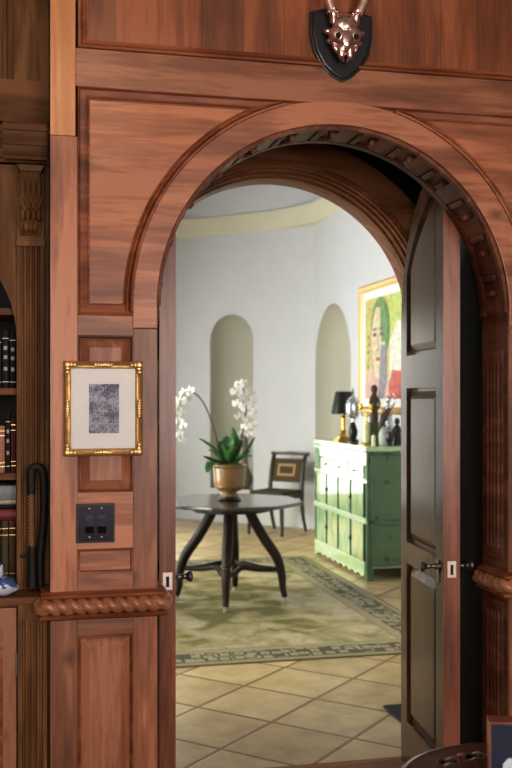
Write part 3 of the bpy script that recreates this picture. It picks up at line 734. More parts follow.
# carved bracket: scrolled console with leaf lobes
g = bmesh.new(); cx = (x0+x1)/2; w = (x1-x0)*.40
ztop, zbot = Zz(174), Zz(236)
Hh = ztop-zbot
sil = [(0, .0), (.052, .0), (.050, -.10), (.040, -.30), (.032, -.50), (.038, -.62), (.046, -.74), (.038, -.86), (.02, -.95), (0, -1)]
prism(g, [(d, ztop+f*Hh) for d, f in sil], lambda p, h: Vector((h, YC-p.x*.8, p.y)), cx-w*.92, cx+w*.92)
for k in range(4):
    xx = cx-w*.75+k*w*.5
    tube(g, smoothpath([(xx, YC-.040, ztop-.02*Hh), (xx, YC-.046, ztop-.25*Hh), (xx, YC-.040, ztop-.42*Hh)], 5), [.005, .0075, .004], 8)
    ball(g, (xx, YC-.050, ztop-.70*Hh), .011, .75, 1.3, 1.7)
    tube(g, smoothpath([(cx+(xx-cx)*.3, YC-.036, ztop-.66*Hh), (xx, YC-.046, ztop-.54*Hh), (xx+(xx-cx)*.25, YC-.042, ztop-.42*Hh)], 5), [.004, .009, .005], 8)
for k in (-1, 0, 1): ball(g, (cx+k*w*.4, YC-.040, ztop-.88*Hh), .011, .8, 1, 1.4)
bp('bracket', g, M['wood_dark'])
g = bmesh.new(); prism(g, [(-w*1.25, Zz(168)), (w*1.25, Zz(168)), (w*.95, Zz(174)), (-w*.95, Zz(174))], lambda p, h: Vector((cx+p.x, h, p.y)), YC-.055, YC+.01); bp('bracket_cap', g, M['wood_dark'])
# cornice: runs along the case, breaks forward over the pilaster
def corn(xa, xb, y, k):
    pr = [(0, Zz(163)), (.010, Zz(163)), (.010, Zz(160)), (.020, Zz(158)), (.026, Zz(152)), (.026, Zz(150)), (.036, Zz(150)), (.036, Zz(146)), (.044, Zz(143)), (.048, Zz(139)), (.048, Zz(137)), (.058, Zz(137)), (.058, Zz(131)), (.050, Zz(129)), (0, Zz(128))]
    return prism(bmesh.new(), [(y-d*k, z) for d, z in pr], lambda p, h: Vector((h, p.x, p.y)), xa, xb)
bp('cornice', corn(-1.0, xe, YC, 1), M['wood_dark_h']); bp('cornice_break', corn(X(3), xe-.006, YC-.05, .75), M['wood_dark_h'])
# top frieze
bp('frieze_rail', bx(-1.0, xe, YC+.005, YC+.06, Zz(121), Zz(79)), M['wood_dark_h'])
bp('painted_shadow_strip', bx(-1.0, xe, YC+.03, YC+.06, Zz(129), Zz(121)), M['wood_shade'])  # near-black strip inserted as painted shadow above the cornice
bp('frieze_panel', bx(-1.0, xe, YC+.022, YC+.06, Zz(79), 3.25), M['wood_dark'])
bp('frieze_moulding', bx(X(7), X(13), YC+.006, YC+.03, Zz(79), 3.25, .004), M['wood_dark'])
bp('frieze_moulding', bx(X(-3), X(3), YC+.012, YC+.03, Zz(79), 3.25, .004), M['wood_dark'])
# arched board over the shelves, back, shelves, worktop, cupboard
acx = X(17)-.36-.002; ar_ = .36
az = Zz(338)
ab = [(-1.0, Zz(164))]+[(-1.0, az)]+[(acx-ar_, az)]+arc(acx, az, ar_, 180, 0, 30)[1:]+[(x0+.001, az-.002), (x0+.001, Zz(164))]
o = plate('arched_board', ab, [], .02, .001, FR(YC+.012), M['wood_dark'], bc); o.location = bl
bp('back_panel', bx(-1.0, xe, YC+.34, YC+.36, 0, 3.2), M['wood_shade'])
bp('side_panel', bx(x0-.002, x0+.02, YC+.05, YC+.34, 0, 2.4), M['wood_dark'])
bp('side_panel', bx(-1.02, -1.0, YC, YC+.36, 0, 3.2), M['wood_dark'])
shelf_z = [Zz(388, 8), Zz(474, 8)]
for z in shelf_z+[Zz(307, 8)]:
    bp('shelf', bx(-1.0, x0, YC+.035, YC+.34, z-.022, z, .002), M['wood_dark_h'])
bp('worktop', bx(-1.0, xe, YF+.015, YC+.34, zc1-.022, zc1, .004), M['wood_dark_h'])
bp('cupboard_case', bx(-1.0, xe, YF+.06, YC+.3, 0, zc0), M['wood_dark'])
xa, xb = on_y(18, 650, YF+.02).x, on_y(47, 650, YF+.02).x
bp('lower_pilaster', fluted(xa, xb, 0, zc0-.01, YF+.02, .045), M['wood_dark'])
bp('lower_block', bx(xa, xb, YF+.016, YF+.06, zc0-.05, zc0), M['wood_dark'])
cd = bp('cupboard_door', bx(-.55, xa-.004, YF+.035, YF+.062, .05, zc0-.012, .003), M['wood_v'])
cdm = bp('door_moulding', sweep(bmesh.new(), rect(-.48, xa-.045, .13, zc0-.075), [(0, .003), (.012, .008), (.02, -.004), (0, -.004)], front(YF+.035), True), M['wood_mould_shaded'], cd)
bp('hinge', bx(xa-.008, xa-.001, YF+.030, YF+.04, zc0-.22, zc0-.15, .001), M['iron'], cd)

# books
def book(w, h, d, mat, style=0):
    """spine faces -y, bottom centre at origin"""
    t = bpy.data.objects.new('book', None); C.objects.link(t); t.empty_display_size = .03
    g = bmesh.new(); cvp = [(-w/2, .004), (-w/2+w*.12, -.0), (0, -.003), (w/2-w*.12, 0), (w/2, .004), (w/2, d), (w/2-.002, d), (w/2-.002, .006), (-w/2+.002, .006), (-w/2+.002, d), (-w/2, d)]
    prism(g, cvp, lambda p, h_: Vector((p.x, p.y, h_)), 0, h); finish('cover', g, mat, t)
    finish('pages', bx(-w/2+.0022, w/2-.0022, .0065, d-.004, .003, h-.004), M['pages'], t)
    if style:
        for f in ((.12, .2, .78, .88) if style == 1 else (.1, .85)): finish('spine_band', bx(-w/2*.9, w/2*.9, -.0032, .003, h*f, h*f+.0025), M['gold'] if style == 1 else M['paper'], t)
    if style == 2:
        for f in (.3, .5, .66): finish('spine_label', bx(-w*.25, w*.25, -.0036, .002, h*f, h*f+.012), M['stone'], t)
    return t
M['pages'] = plain('page_edges', (220, 208, 180), .9)
BK = {k: plain('cover_'+k, v, .5, var=.2, scale=40) for k, v in dict(black=(34, 30, 32), tan=(176, 120, 96), oxblood=(104, 46, 40), brown=(92, 66, 44), olive=(88, 76, 48), red=(132, 26, 34), cream=(206, 198, 178), grey=(146, 152, 154), dkbrown=(64, 44, 34)).items()}
def shelve(rows, zbase, xr, lab, grp):
    x = xr
    for k, (w, hh, dd, m, st, lb_) in enumerate(rows):
        b = book(w, hh, dd, BK[m], st); b.location = (x-w/2, YC+.055+random.uniform(0, .008), zbase+.0005); x -= w+.0012
        tag(b, lb_, 'book', grp)
zz1, zz2 = shelf_z
xr = x0-.004
shelve([(.020, .178, .14, 'black', 2, 'black book with pale spine labels against the pilaster on the upper shelf'),
        (.022, .185, .14, 'black', 2, 'second black book from the pilaster on the upper shelf'),
        (.024, .170, .14, 'black', 2, 'black book at the photo edge on the upper shelf')], zz1, xr, '', 'black books on the upper shelf')
shelve([(.016, .172, .14, 'oxblood', 1, 'dark red leather book with gilt bands beside the pilaster, middle shelf'),
        (.015, .19, .14, 'black', 2, 'slim tall black book between two leather books, middle shelf'),
        (.026, .150, .15, 'tan', 1, 'pinkish tan leather book at the photo edge, middle shelf')], zz2, xr, '', 'books on the middle shelf')
zb = zc1
hb = Zz(523, 8)-zb
shelve([(.022, hb, .15, 'brown', 1, 'brown leather book standing beside the pilaster under the lying stack'),
        (.022, hb-.0008, .15, 'olive', 1, 'olive brown book standing in the middle under the lying stack'),
        (.022, hb-.0004, .15, 'dkbrown', 1, 'dark brown book standing at the photo edge under the lying stack')], zb, xr, '', 'tall books on the worktop')
zt = zb+hb+.001
for th, m, lb_ in ((.036, 'red', 'red book lying flat on top of the standing brown books'), (.014, 'black', 'thin black book lying on the red book'), (.014, 'cream', 'thin cream book lying on the thin black book'), (.046, 'grey', 'thick grey book lying topmost of the flat stack')):
    b = book(th, .20, .15, BK[m], 0)
    b.rotation_euler = (0, PI/2, 0); b.location = (xr-.20, YC+.055, zt+th/2); zt += th+.0006
    tag(b, lb_, 'book', 'books lying flat in a stack')

# coiled whip leaning on the pilaster
YW = 3.205
wp_ = thing('riding_whip', 'looped black whip with brown braided handle leaning on the fluted pilaster', 'whip', (X(36, YW), YW, zc1))
wl_ = Vector((X(36, YW), YW, zc1))
Wp = lambda px, py, y=YW: on_y(px, py, y)-wl_
def wpiece(name, pts, rad, mat):
    g = bmesh.new(); tube(g, smoothpath(pts, 6), rad, 12); return finish(name, g, mat, wp_)
wpiece('handle', [Wp(31.5, 548), Wp(31, 520), Wp(31, 492)], [.0115, .0105, .0115], M['braid'])
wpiece('knob', [Wp(31, 494), Wp(31, 484), Wp(31, 473), Wp(32, 468)], [.0135, .0145, .015, .011], M['leather'])
b0_ = Wp(32, 590); b0_.z = .012
e0_ = Wp(41, 590); e0_.z = .008
wpiece('lash', [b0_, Wp(32, 570), Wp(32, 546)], [.015, .014, .013], M['leather'])
wpiece('lash', [Wp(31, 474), Wp(34, 467), Wp(39, 467), Wp(43, 474), Wp(44, 500), Wp(42.5, 530), Wp(40, 560), e0_], [.009, .0115, .012, .0125, .0125, .012, .011, .009], M['leather'])
wpiece('tassel', [Wp(31, 552), Wp(26, 556), Wp(20, 557)], [.006, .005, .003], M['leather'])

# porcelain bird on the worktop
pb = on_y(-2, 590, 3.15)
pf = thing('porcelain_bird', 'blue and white porcelain bird figurine on the worktop at the left edge', 'figurine', (pb.x, 3.15, zc1))
g = bmesh.new(); ball(g, (.012, 0, .031), .03, 1.5, 1, 1); ball(g, (.04, 0, .026), .018, 1.2, .9, .9)
finish('body', g, M['porcelain'], pf)
g = bmesh.new(); tube(g, smoothpath([(0, 0, .045), (.004, 0, .075), (.012, 0, .098)], 5), [.018, .013, .002], 12); finish('neck', g, M['porcelain'], pf)

# ================================================================== things on the panelled wall
# framed print
fx0, fx1, fz0, fz1 = .113, .354, 1.319, 1.610
pc = thing('picture_frame', 'small gilt frame holding a grey engraving on a white mat', 'picture', ((fx0+fx1)/2, 3.098, fz0))
po = Vector(((fx0+fx1)/2, 3.098, fz0))
def pp(name, bm, mat, smooth=True, par=None):
    bmesh.ops.translate(bm, vec=-po, verts=bm.verts[:]); return finish(name, bm, mat, par or pc, smooth=smooth)
fprof = [(0, .002), (0, .012), (.003, .020), (.007, .023), (.010, .018), (.014, .012), (.019, .014), (.022, .011), (.026, .008), (.026, .002)]
fo = pp('frame', sweep(bmesh.new(), rect(fx0, fx1, fz0, fz1), fprof, front(3.100), True), M['gold'])
def orn(pts):
    g = bmesh.new()
    for c_, r_ in pts: ball(g, c_, r_, 1, .45, 1)
    pp('frame_ornament', g, M['gold'], par=fo)
for sx_, sz_ in ((0, 0), (1, 0), (1, 1), (0, 1)):
    cx_, cz_ = (fx0+.012, fx1-.012)[sx_], (fz0+.012, fz1-.012)[sz_]
    orn([((cx_, 3.079, cz_), .011)]+[((cx_+(1-2*sx_)*dx*.011*q, 3.0795, cz_+(1-2*sz_)*dz*.011*q), .010-.002*q) for dx, dz in ((1, 0), (0, 1)) for q in (1, 2)])
for zz_ in (fz0+.012, fz1-.012): orn([(((fx0+fx1)/2+q*.008, 3.0795, zz_), .0075-.0008*abs(q)) for q in range(-3, 4)])
for xx_ in (fx0+.012, fx1-.012): orn([((xx_, 3.0795, (fz0+fz1)/2+q*.008), .0075-.0008*abs(q)) for q in range(-3, 4)])
pp('mat_board', bx(fx0+.02, fx1-.02, 3.090, 3.0975, fz0+.02, fz1-.02), M['paper'])
a_, b_ = on_y(89, 384, 3.09), on_y(119, 433, 3.09)
pp('print', bx(a_.x, b_.x, 3.0885, 3.0905, b_.z, a_.z), M['print'])
pp('glass', bx(fx0+.022, fx1-.022, 3.0862, 3.0868, fz0+.022, fz1-.022), M['glass'], False)
# switch plate
s0, s1 = on_y(76, 504, 3.1), on_y(114.5, 542, 3.1)
swt = thing('light_switch', 'dark square double rocker switch plate on the wood panelling', 'light switch', (s0.x, 3.102, s1.z))
so = Vector((s0.x, 3.102, s1.z)); ww, wh = s1.x-s0.x, s0.z-s1.z
finish('back_plate', bx(0, ww, -.008, 0, 0, wh, .002), M['switch_edge'], swt)
finish('plate', bx(.008, ww-.006, -.012, -.006, .007, wh-.008, .002), M['switch'], swt)
for k in range(2):
    cx_ = ww*(.34 if k == 0 else .66)
    g = bmesh.new(); prism(g, [(-.012, .030), (-.020, .052), (-.013, .085), (-.008, .085), (-.008, .030)], lambda p, h: Vector((h, p.x, p.y)), cx_-.013, cx_+.013)
    r_ = finish('rocker', g, M['switch'], swt, smooth=False)
    finish('rocker_upper', bx(cx_-.012, cx_+.012, -.0155, -.0135, .064, .086), M['switch_edge'], r_)
    for zz_ in (.018, wh-.014): finish('screw', lathe(bmesh.new(), [(.003, 0), (.003, .001), (0, .0015)], 0, 0, 0, 10), M['iron'], swt, (cx_, -.0125, zz_)).rotation_euler = (PI/2, 0, 0)
# antler trophy
ta = thing('antler_trophy', 'black shield plaque with silvered skull and short antlers above the arch', 'trophy', (1.0, 3.098, 2.52))
def shield(s, z0): 
    pts = [(-.105, .222), (-.060, .236), (0, .228), (.060, .236), (.105, .222), (.106, .15), (.094, .095), (.068, .048), (.034, .016), (0, 0), (-.034, .016), (-.068, .048), (-.094, .095), (-.106, .15)]
    return [(x*s, (z-.12)*s+.12+z0) for x, z in pts]
def shp(name, pts, th, bev, y, mat):
    return plate(name, pts, [], th, bev, FR(y), mat, ta)
shp('shield', shield(1, 0), .016, .004, -.002, M['shield']); shp('shield_face', shield(.93, .001), .012, .006, -.009, M['shield'])
g = bmesh.new()
Pk = [((0, -.022, .196), .040, 1.0, .5, .6), ((0, -.034, .170), .038, 1.15, .75, .9), ((-.026, -.036, .140), .030, .95, .8, 1.1), ((.026, -.036, .140), .030, .95, .8, 1.1), ((0, -.044, .120), .026, .95, .8, 1.5),
      ((-.014, -.042, .090), .016, .9, .8, 2.0), ((.014, -.042, .090), .016, .9, .8, 2.0), ((-.048, -.03, .150), .014, 1.6, .8, .8), ((.048, -.03, .150), .014, 1.6, .8, .8), ((-.044, -.028, .120), .012, 1.4, .8, .9), ((.044, -.028, .120), .012, 1.4, .8, .9)]
for cc, r, a, b, d_ in Pk: ball(g, cc, r, a, b, d_, seg=18, rings=12)
for sx_ in (-1, 1):
    tube(g, smoothpath([(sx_*.010, -.046, .105), (sx_*.013, -.044, .075), (sx_*.004, -.036, .052)], 4), [.012, .009, .002], 10)
    tube(g, smoothpath([(sx_*.040, -.034, .122), (sx_*.034, -.038, .095), (sx_*.022, -.036, .076)], 4), [.010, .008, .002], 10)
sk = finish('skull', g, M['bronze'], ta)
rm = sk.modifiers.new('r', 'REMESH'); rm.mode = 'VOXEL'; rm.voxel_size = .0025; rm.use_smooth_shade = True
for sx_ in (-1, 1): finish('eye_socket', ball(bmesh.new(), (sx_*.030, -.060, .130), .009, 1, .5, 1.1), M['socket'], sk)
for sx_ in (-1, 1):
    g = bmesh.new(); tube(g, smoothpath([(sx_*.036, -.03, .176), (sx_*.038, -.033, .20), (sx_*.042, -.036, .222)], 4), [.014, .0135, .015], 12)
    for q in range(9): t = 2*PI*q/9; ball(g, (sx_*.041+.015*math.cos(t), -.036+.013*math.sin(t), .210), .0055)
    finish('burr', g, M['bronze'], ta)
    g = bmesh.new(); tube(g, smoothpath([(sx_*.042, -.036, .21), (sx_*.060, -.044, .25), (sx_*.088, -.050, .32), (sx_*.098, -.046, .40), (sx_*.088, -.04, .46)], 6), [.0135, .012, .010, .007, .002], 10)
    tube(g, smoothpath([(sx_*.088, -.050, .32), (sx_*.082, -.078, .36), (sx_*.085, -.088, .40)], 5), [.008, .006, .001], 8)
    finish('antler', g, M['bone'], ta)

# ================================================================== FAR ROOM things
rg = finish('area_rug', bx(RX0-(RX0+RX1)/2, RX1-(RX0+RX1)/2, RY0-(RY0+RY1)/2, RY1-(RY0+RY1)/2, 0, .008, .003), M['rug'], None, ((RX0+RX1)/2, (RY0+RY1)/2, .0005))
tag(rg, 'faded olive green rug with dark patterned border under the round table', 'rug')
# pedestal table
TX, TY = 1.465, 7.17
ZR = .009
tb = thing('center_table', 'dark octagonal table with four splayed curved legs standing on the rug', 'table', (TX, TY, ZR))
octo = [(  .53*math.cos(math.radians(22.5+45*k)), .53*math.sin(math.radians(22.5+45*k))) for k in range(8)]
oo = []
for k in range(8):       # edges bowed a little
    a, b = Vector(octo[k]), Vector(octo[(k+1) % 8])
    for j in range(6):
        t = j/6; m_ = a.lerp(b, t); oo.append(tuple(m_*(1+.022*4*t*(1-t))))
HTT = .745-ZR
M['table_top'] = wood('table_top_dark', [(40, 34, 30), (58, 50, 44), (72, 62, 54)], 'x', rough=.16, coat=1, vary=.02)
plate('tabletop', oo, [], .026, .006, Matrix.Translation((0, 0, HTT)), M['table_top'], tb)
plate('apron', [(x*.55, y*.55) for x, y in oo], [], .05, 0, Matrix.Translation((0, 0, HTT-.025)), M['table_dark'], tb)
angs = [math.radians(v) for v in (-106.5, -16.5, 73.5, 163.5)]
for t in angs:
    dx, dy = math.cos(t), math.sin(t)
    pr = [(.12, HTT-.03), (.145, HTT-.10), (.235, HTT-.26), (.335, HTT-.41), (.372, HTT-.53), (.382, HTT-.64), (.398, .035)]
    g = bmesh.new(); tube(g, smoothpath([(dx*r, dy*r, z) for r, z in pr], 6), [.036, .038, .038, .036, .031, .024, .020], 14)
    lg = finish('leg', g, M['table_dark'], tb)
    g = bmesh.new(); lathe(g, [(0, 0), (.016, 0), (.018, .012), (.014, .030), (.019, .044), (0, .044)], dx*.398, dy*.398, 0, 14); finish('foot', g, M['steel'], lg)
for i in range(4):
    a, b = angs[i], angs[(i+1) % 4]; m_ = (a+b)/2 if b > a else (a+b+2*PI)/2
    pa, pb_ = Vector((.355*math.cos(a), .355*math.sin(a), .235)), Vector((.355*math.cos(b), .355*math.sin(b), .235))
    mid = Vector((.135*math.cos(m_), .135*math.sin(m_), .258))
    g = bmesh.new(); tube(g, smoothpath([pa, pa.lerp(mid, .5)*.97, mid, pb_.lerp(mid, .5)*.97, pb_], 6), [.02, .022, .024, .022, .02], 12, flat=.8); finish('stretcher', g, M['table_dark'], tb)

# orchid in ochre pot
orc = thing('potted_orchid', 'white flowering orchid in an ochre glazed pot on the dark table', 'plant', (TX, TY, .745))
def OP(px, py, dz=0):     # pixel on the plane through the table axis -> local
    Zd = 7.32+dz; Xc = (px-256)/1000*Zd
    return Vector((Xc*c13+Zd*s13, -Xc*s13+Zd*c13, 1.5+(397-py)/1000*Zd))-Vector((TX, TY, .745))
pot_c = OP(229.5, 495); pxx, pyy = pot_c.x, pot_c.y
g = bmesh.new(); lathe(g, [(0, 0), (.085, 0), (.09, .010), (.075, .016), (.07, .026), (0, .026)], pxx, pyy, 0, 28); finish('stand', g, M['black'], orc)
pot = [(0, .027), (.062, .027), (.068, .034), (.064, .045), (.052, .056), (.058, .064), (.085, .076), (.103, .092), (.108, .104), (.106, .110), (.110, .116), (.112, .16), (.117, .22), (.118, .238), (.126, .244), (.130, .254), (.128, .262), (.116, .264), (.110, .255), (0, .25)]
g = bmesh.new(); lathe(g, pot, pxx, pyy, 0, 36); finish('pot', g, M['ochre'], orc)
g = bmesh.new(); ball(g, (pxx, pyy, .252), .108, 1, 1, .22, seg=20); finish('moss', g, M['moss'], orc)
def leafm(base, mid, tip, w):
    P = smoothpath([base, mid, tip], 8); g = bmesh.new(); rows = []
    n = len(P)
    for i, p in enumerate(P):
        t = (P[min(i+1, n-1)]-P[max(0, i-1)]).normalized(); f = i/(n-1)
        sd = t.cross(Vector((0, 0, 1)))
        if sd.length < .15: sd = t.cross(Vector((0, 1, 0)))
        sd.normalize(); up = sd.cross(t).normalized()
        ww_ = w*(math.sin(PI*min(1, .12+f*.88))**.6 if f < .999 else .02)
        rows.append([g.verts.new(p-sd*ww_+up*ww_*.35), g.verts.new(p), g.verts.new(p+sd*ww_+up*ww_*.35)])
    for a, b in zip(rows, rows[1:]):
        for j in range(2): g.faces.new((a[j], a[j+1], b[j+1], b[j]))
    o = finish('leaf', g, M['leaf'], orc); sm = o.modifiers.new('s', 'SOLIDIFY'); sm.thickness = .004
    return o
for bpx, mpx, tpx, w, d in (((222, 460), (212, 448), (199, 438), .030, -.06), ((221, 462), (210, 460), (204, 456), .024, -.14), ((222, 463), (212, 463), (207, 472), .028, -.18),
                            ((226, 462), (222, 450), (220, 441), .036, .05), ((231, 462), (234, 446), (232, 427), .036, -.04), ((234, 462), (238, 448), (241, 440), .036, .06),
                            ((238, 462), (247, 452), (255, 437), .024, -.05), ((236, 463), (244, 456), (249, 450), .026, .10), ((228, 463), (227, 452), (223, 444), .030, -.12), ((224, 463), (216, 454), (208, 450), .026, .08), ((236, 463), (243, 457), (252, 456), .024, -.12), ((227, 462), (226, 446), (227, 436), .028, .08), ((230, 463), (231, 455), (236, 446), .03, -.15)):
    leafm(OP(*bpx), OP(*mpx, d*.5), OP(*tpx, d), w*1.25)
st1 = [OP(222, 460), OP(217, 440), OP(211, 420), OP(203, 402), OP(194, 393), OP(186, 392), OP(180, 402), OP(178, 420), OP(181, 440)]
st2 = [OP(236, 460), OP(241, 440), OP(245, 418), OP(246, 400), OP(242, 386), OP(236, 384)]
for s in (st1, st2):
    g = bmesh.new(); tube(g, smoothpath(s, 6), [.0055, .005, .0045, .003, .0025], 8); finish('stem', g, M['stem'], orc)
def flower_bm(sc):
    g = bmesh.new()
    def petal(ang, ln, wd, lift):
        cc = g.verts.new((0, 0, 0)); pts = []
        for i in range(11):
            t = -1+2*i/10; r = math.cos(t*PI/2)
            pts.append(g.verts.new((math.cos(ang)*ln*(.5+.5*math.cos(t*PI*.5+0))*1.0-math.sin(ang)*wd*t*abs(1-abs(t)**3*.4), -lift*(1-r*.6), math.sin(ang)*ln*(.5+.5*math.cos(t*PI*.5))+math.cos(ang)*wd*t*abs(1-abs(t)**3*.4))))
        for a, b in zip(pts, pts[1:]): g.faces.new((cc, a, b))
    for a in (90, 215, 325): petal(math.radians(a), .045*sc, .017*sc, .004)
    for a in (8, 172): petal(math.radians(a), .048*sc, .032*sc, -.004)
    return g
f0 = flower_bm(1.0); fme = bpy.data.meshes.new('flower'); f0.to_mesh(fme); f0.free(); fme.materials.append(M['petal'])
lpg = bmesh.new(); ball(lpg, (0, -.010, -.006), .010, .8, 1, 1.1, seg=8, rings=6); lme = bpy.data.meshes.new('lip'); lpg.to_mesh(lme); lpg.free(); lme.materials.append(M['lip'])
fl_pos = [(190, 391, 0), (184, 393, .05), (180, 400, -.05), (177, 408, .04), (182, 413, -.03), (178, 421, .05), (183, 426, 0), (179, 434, -.04), (182, 440, .03), (186, 398, .05),
          (239, 385, 0), (243, 383, .05), (236, 392, -.04), (250, 392, .04), (244, 398, -.06), (252, 402, 0), (237, 404, -.03), (246, 408, .05), (253, 412, -.03), (239, 416, -.06), (248, 419, 0), (253, 425, .04), (244, 427, -.04), (241, 434, .02), (249, 434, .0)]
for i, (a, b, d) in enumerate(fl_pos):
    o = bpy.data.objects.new('flower', fme); C.objects.link(o); o.parent = orc; o.location = OP(a, b, d)
    o.rotation_euler = (random.uniform(-.5, .3), random.uniform(-.4, .4), random.uniform(-.7, .5)-R13)
    sc_ = random.uniform(.8, 1.08); 
    if b > 425: sc_ *= .8
    o.scale = (sc_,)*3
    l = bpy.data.objects.new('flower_lip', lme); C.objects.link(l); l.parent = o

# side chair against the angled wall
CX, CY = 2.70, 10.70
ch = thing('side_chair', 'dark framed side chair with brown padded back against the angled wall', 'chair', (CX, CY, 0), math.atan2(-.70, -.714)+PI/2)
# local: faces +... front is -y
hw = .205
for sx_ in (-1, 1):
    g = bmesh.new(); tube(g, smoothpath([(sx_*hw, -.22, .43), (sx_*hw*1.0, -.225, .30), (sx_*hw*1.02, -.225, .12), (sx_*hw*1.03, -.23, 0)], 5), [.027, .024, .020, .016], 12)
    lg = finish('front_leg', g, M['chair_frame'], ch)
    g = bmesh.new(); lathe(g, [(.020, .30), (.024, .31), (.024, .40), (.021, .41)], sx_*hw, -.222, 0, 14); finish('gilt_collar', g, M['gold'], lg)
    g = bmesh.new(); tube(g, smoothpath([(sx_*hw, .30, 0), (sx_*hw, .235, .18), (sx_*hw, .205, .40), (sx_*hw, .215, .58), (sx_*hw, .255, .76), (sx_*hw, .30, .855)], 6), [.016, .021, .026, .025, .023, .021], 12)
    finish('back_post', g, M['chair_frame'], ch)
g = bmesh.new(); tube(g, [(-hw-.035, .30, .862), (-hw-.02, .30, .862), (-hw+.05, .30, .862), (0, .30, .866), (hw-.05, .30, .862), (hw+.02, .30, .862), (hw+.035, .30, .862)], [.022, .019, .016, .019, .016, .019, .022], 12); finish('crest_rail', g, M['chair_frame'], ch)
def tilt(p, h): return Vector((p.x, .213+(p.y-.56)*.29-h, p.y))
finish('back_pad', prism(bmesh.new(), rect(-hw+.01, hw-.01, .55, .805), tilt, -.012, .014), M['chair_pad'], ch)
bi = finish('pad_border', sweep(bmesh.new(), rect(-.125, .105, .615, .75), [(0, .017), (.028, .017), (.028, .012), (0, .012)], tilt, True), M['chair_beige'], ch)
finish('seat_rail', bx(-hw-.012, hw+.012, -.235, .22, .385, .435, .008), M['chair_frame'], ch)
finish('seat', bx(-hw-.008, hw+.008, -.23, .19, .43, .475, .018), M['velvet_seat'], ch)

# painted cabinet
KX0, KX1, KY0, KY1 = 2.70, 3.175, 7.70, 9.20
cab = thing('painted_cabinet', 'green lacquered cabinet with drawers and gilt panelled doors against the right wall', 'cabinet', (KX0, KY0, 0))
def K(name, bm, mat, par=None, smooth=True): return finish(name, bm, mat, par or cab, smooth=smooth)
Lk, Dk = KY1-KY0, KX1-KX0
K('carcass', bx(.012, Dk-.01, .012, Lk-.012, .10, 1.05, .004), M['cab'])
K('top', bx(-.016, Dk, -.016, Lk+.012, 1.055, 1.098, .006), M['cab_pale'])
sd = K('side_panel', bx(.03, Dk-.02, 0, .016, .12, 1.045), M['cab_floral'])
for z0_, z1_ in ((.49, 1.03), (.12, .47)):
    K('side_moulding', sweep(bmesh.new(), rect(.035, Dk-.035, z0_, z1_), [(0, 0), (.004, .006), (.012, .005), (.016, 0)], lambda p, h: Vector((p.x, -h, p.y)), True), M['cab_side'], sd)
for yy in (0, Lk-.055):
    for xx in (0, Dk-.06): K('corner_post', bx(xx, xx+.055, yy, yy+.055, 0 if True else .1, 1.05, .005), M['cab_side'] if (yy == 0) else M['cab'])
side_x = lambda p, h: Vector((-h, p.x, p.y))
K('mid_rail', bx(-.010, .02, .0, Lk, .468, .513, .003), M['cab_pale'])
K('upper_rail', bx(-.008, .02, .0, Lk, .945, 1.05, .004), M['cab_pale'])
K('drawer_rail', bx(-.004, .02, .0, Lk, .797, .822, .002), M['cab_pale'])
K('base_rail', bx(-.012, .02, .03, Lk-.03, .095, .155, .004), M['cab_pale'])
g = bmesh.new(); ns = 9
ap = [(.04, .10), (Lk-.04, .10)]
for i in range(ns*8+1):
    t = i/(ns*8); ap.append((Lk-.04-(Lk-.08)*t, .024+.024*abs(math.cos(t*ns*PI))))
prism(g, ap, side_x, -.008, .006)
K('scalloped_apron', g, M['cab_pale'])
cols = [.055+(Lk-.11)*i/4 for i in range(5)]
for i in range(4):
    for z0_, z1_ in ((.157, .464), (.517, .793)):
        dr = K('door', bx(-.006, .014, cols[i]+.024, cols[i+1]-.024, z0_, z1_, .003), M['cab_panel'])
        if i in (0, 2):
            for s in (cols[i+1]-.012,):
                K('door_pull', tube(bmesh.new(), [(-.006, s, (z0_+z1_)/2-.02), (-.016, s, (z0_+z1_)/2), (-.006, s, (z0_+z1_)/2+.02)], [.008, .011, .008], 10), M['cab_line'], dr)
for i in range(5):
    for z0_, z1_ in ((.157, .464), (.517, .793)):
        K('divider', bx(-.0045, .013, cols[i]-.022, cols[i]+.022, z0_, z1_), M['cab_line'])
for i in range(3):
    a = .06+(Lk-.26)*i/3; b = .06+(Lk-.26)*(i+1)/3
    dr = K('drawer', bx(-.008, .014, a+.012, b-.012, .832, .938, .004), M['cab'])
    K('drawer_knob', lathe(bmesh.new(), [(0, 0), (.006, 0), (.005, .008), (.011, .014), (.009, .02), (0, .021)], 0, 0, 0, 12), M['cab_line'], dr).matrix_local = Matrix.Translation((-.008, (a+b)/2, .885)) @ Matrix.Rotation(-PI/2, 4, 'Y')
K('flower_panel', bx(-.010, .014, Lk-.19, Lk-.03, .83, 1.02, .003), M['cab_floral'])

CT = 1.0985
def onc(px, a=2.85): p_ = on_x(px, 440, a); return (p_.x, p_.y, CT)
def hgt(py, px, a): return on_x(px, py, a).z-CT
# table lamp
L0 = onc(343.5, 2.86)
la = thing('table_lamp', 'gilt table lamp with black tapered shade at the far end of the cabinet', 'lamp', L0)
g = bmesh.new(); box(g, -.075, .075, -.075, .075, 0, .016, .004); box(g, -.055, .055, -.055, .055, .016, .035, .004)
finish('base', g, M['gold_bright'], la)
g = bmesh.new(); lathe(g, [(0, .034), (.04, .034), (.034, .05), (.020, .07), (.030, .09), (.016, .10), (.018, .20), (.024, .22), (.012, .235), (.012, .30), (0, .30)], n=16); finish('column', g, M['gold_bright'], la)
g = bmesh.new(); lathe(g, [(.128, .245), (.078, .452), (.075, .452), (.125, .245)], n=28); finish('shade', g, M['black'], la)
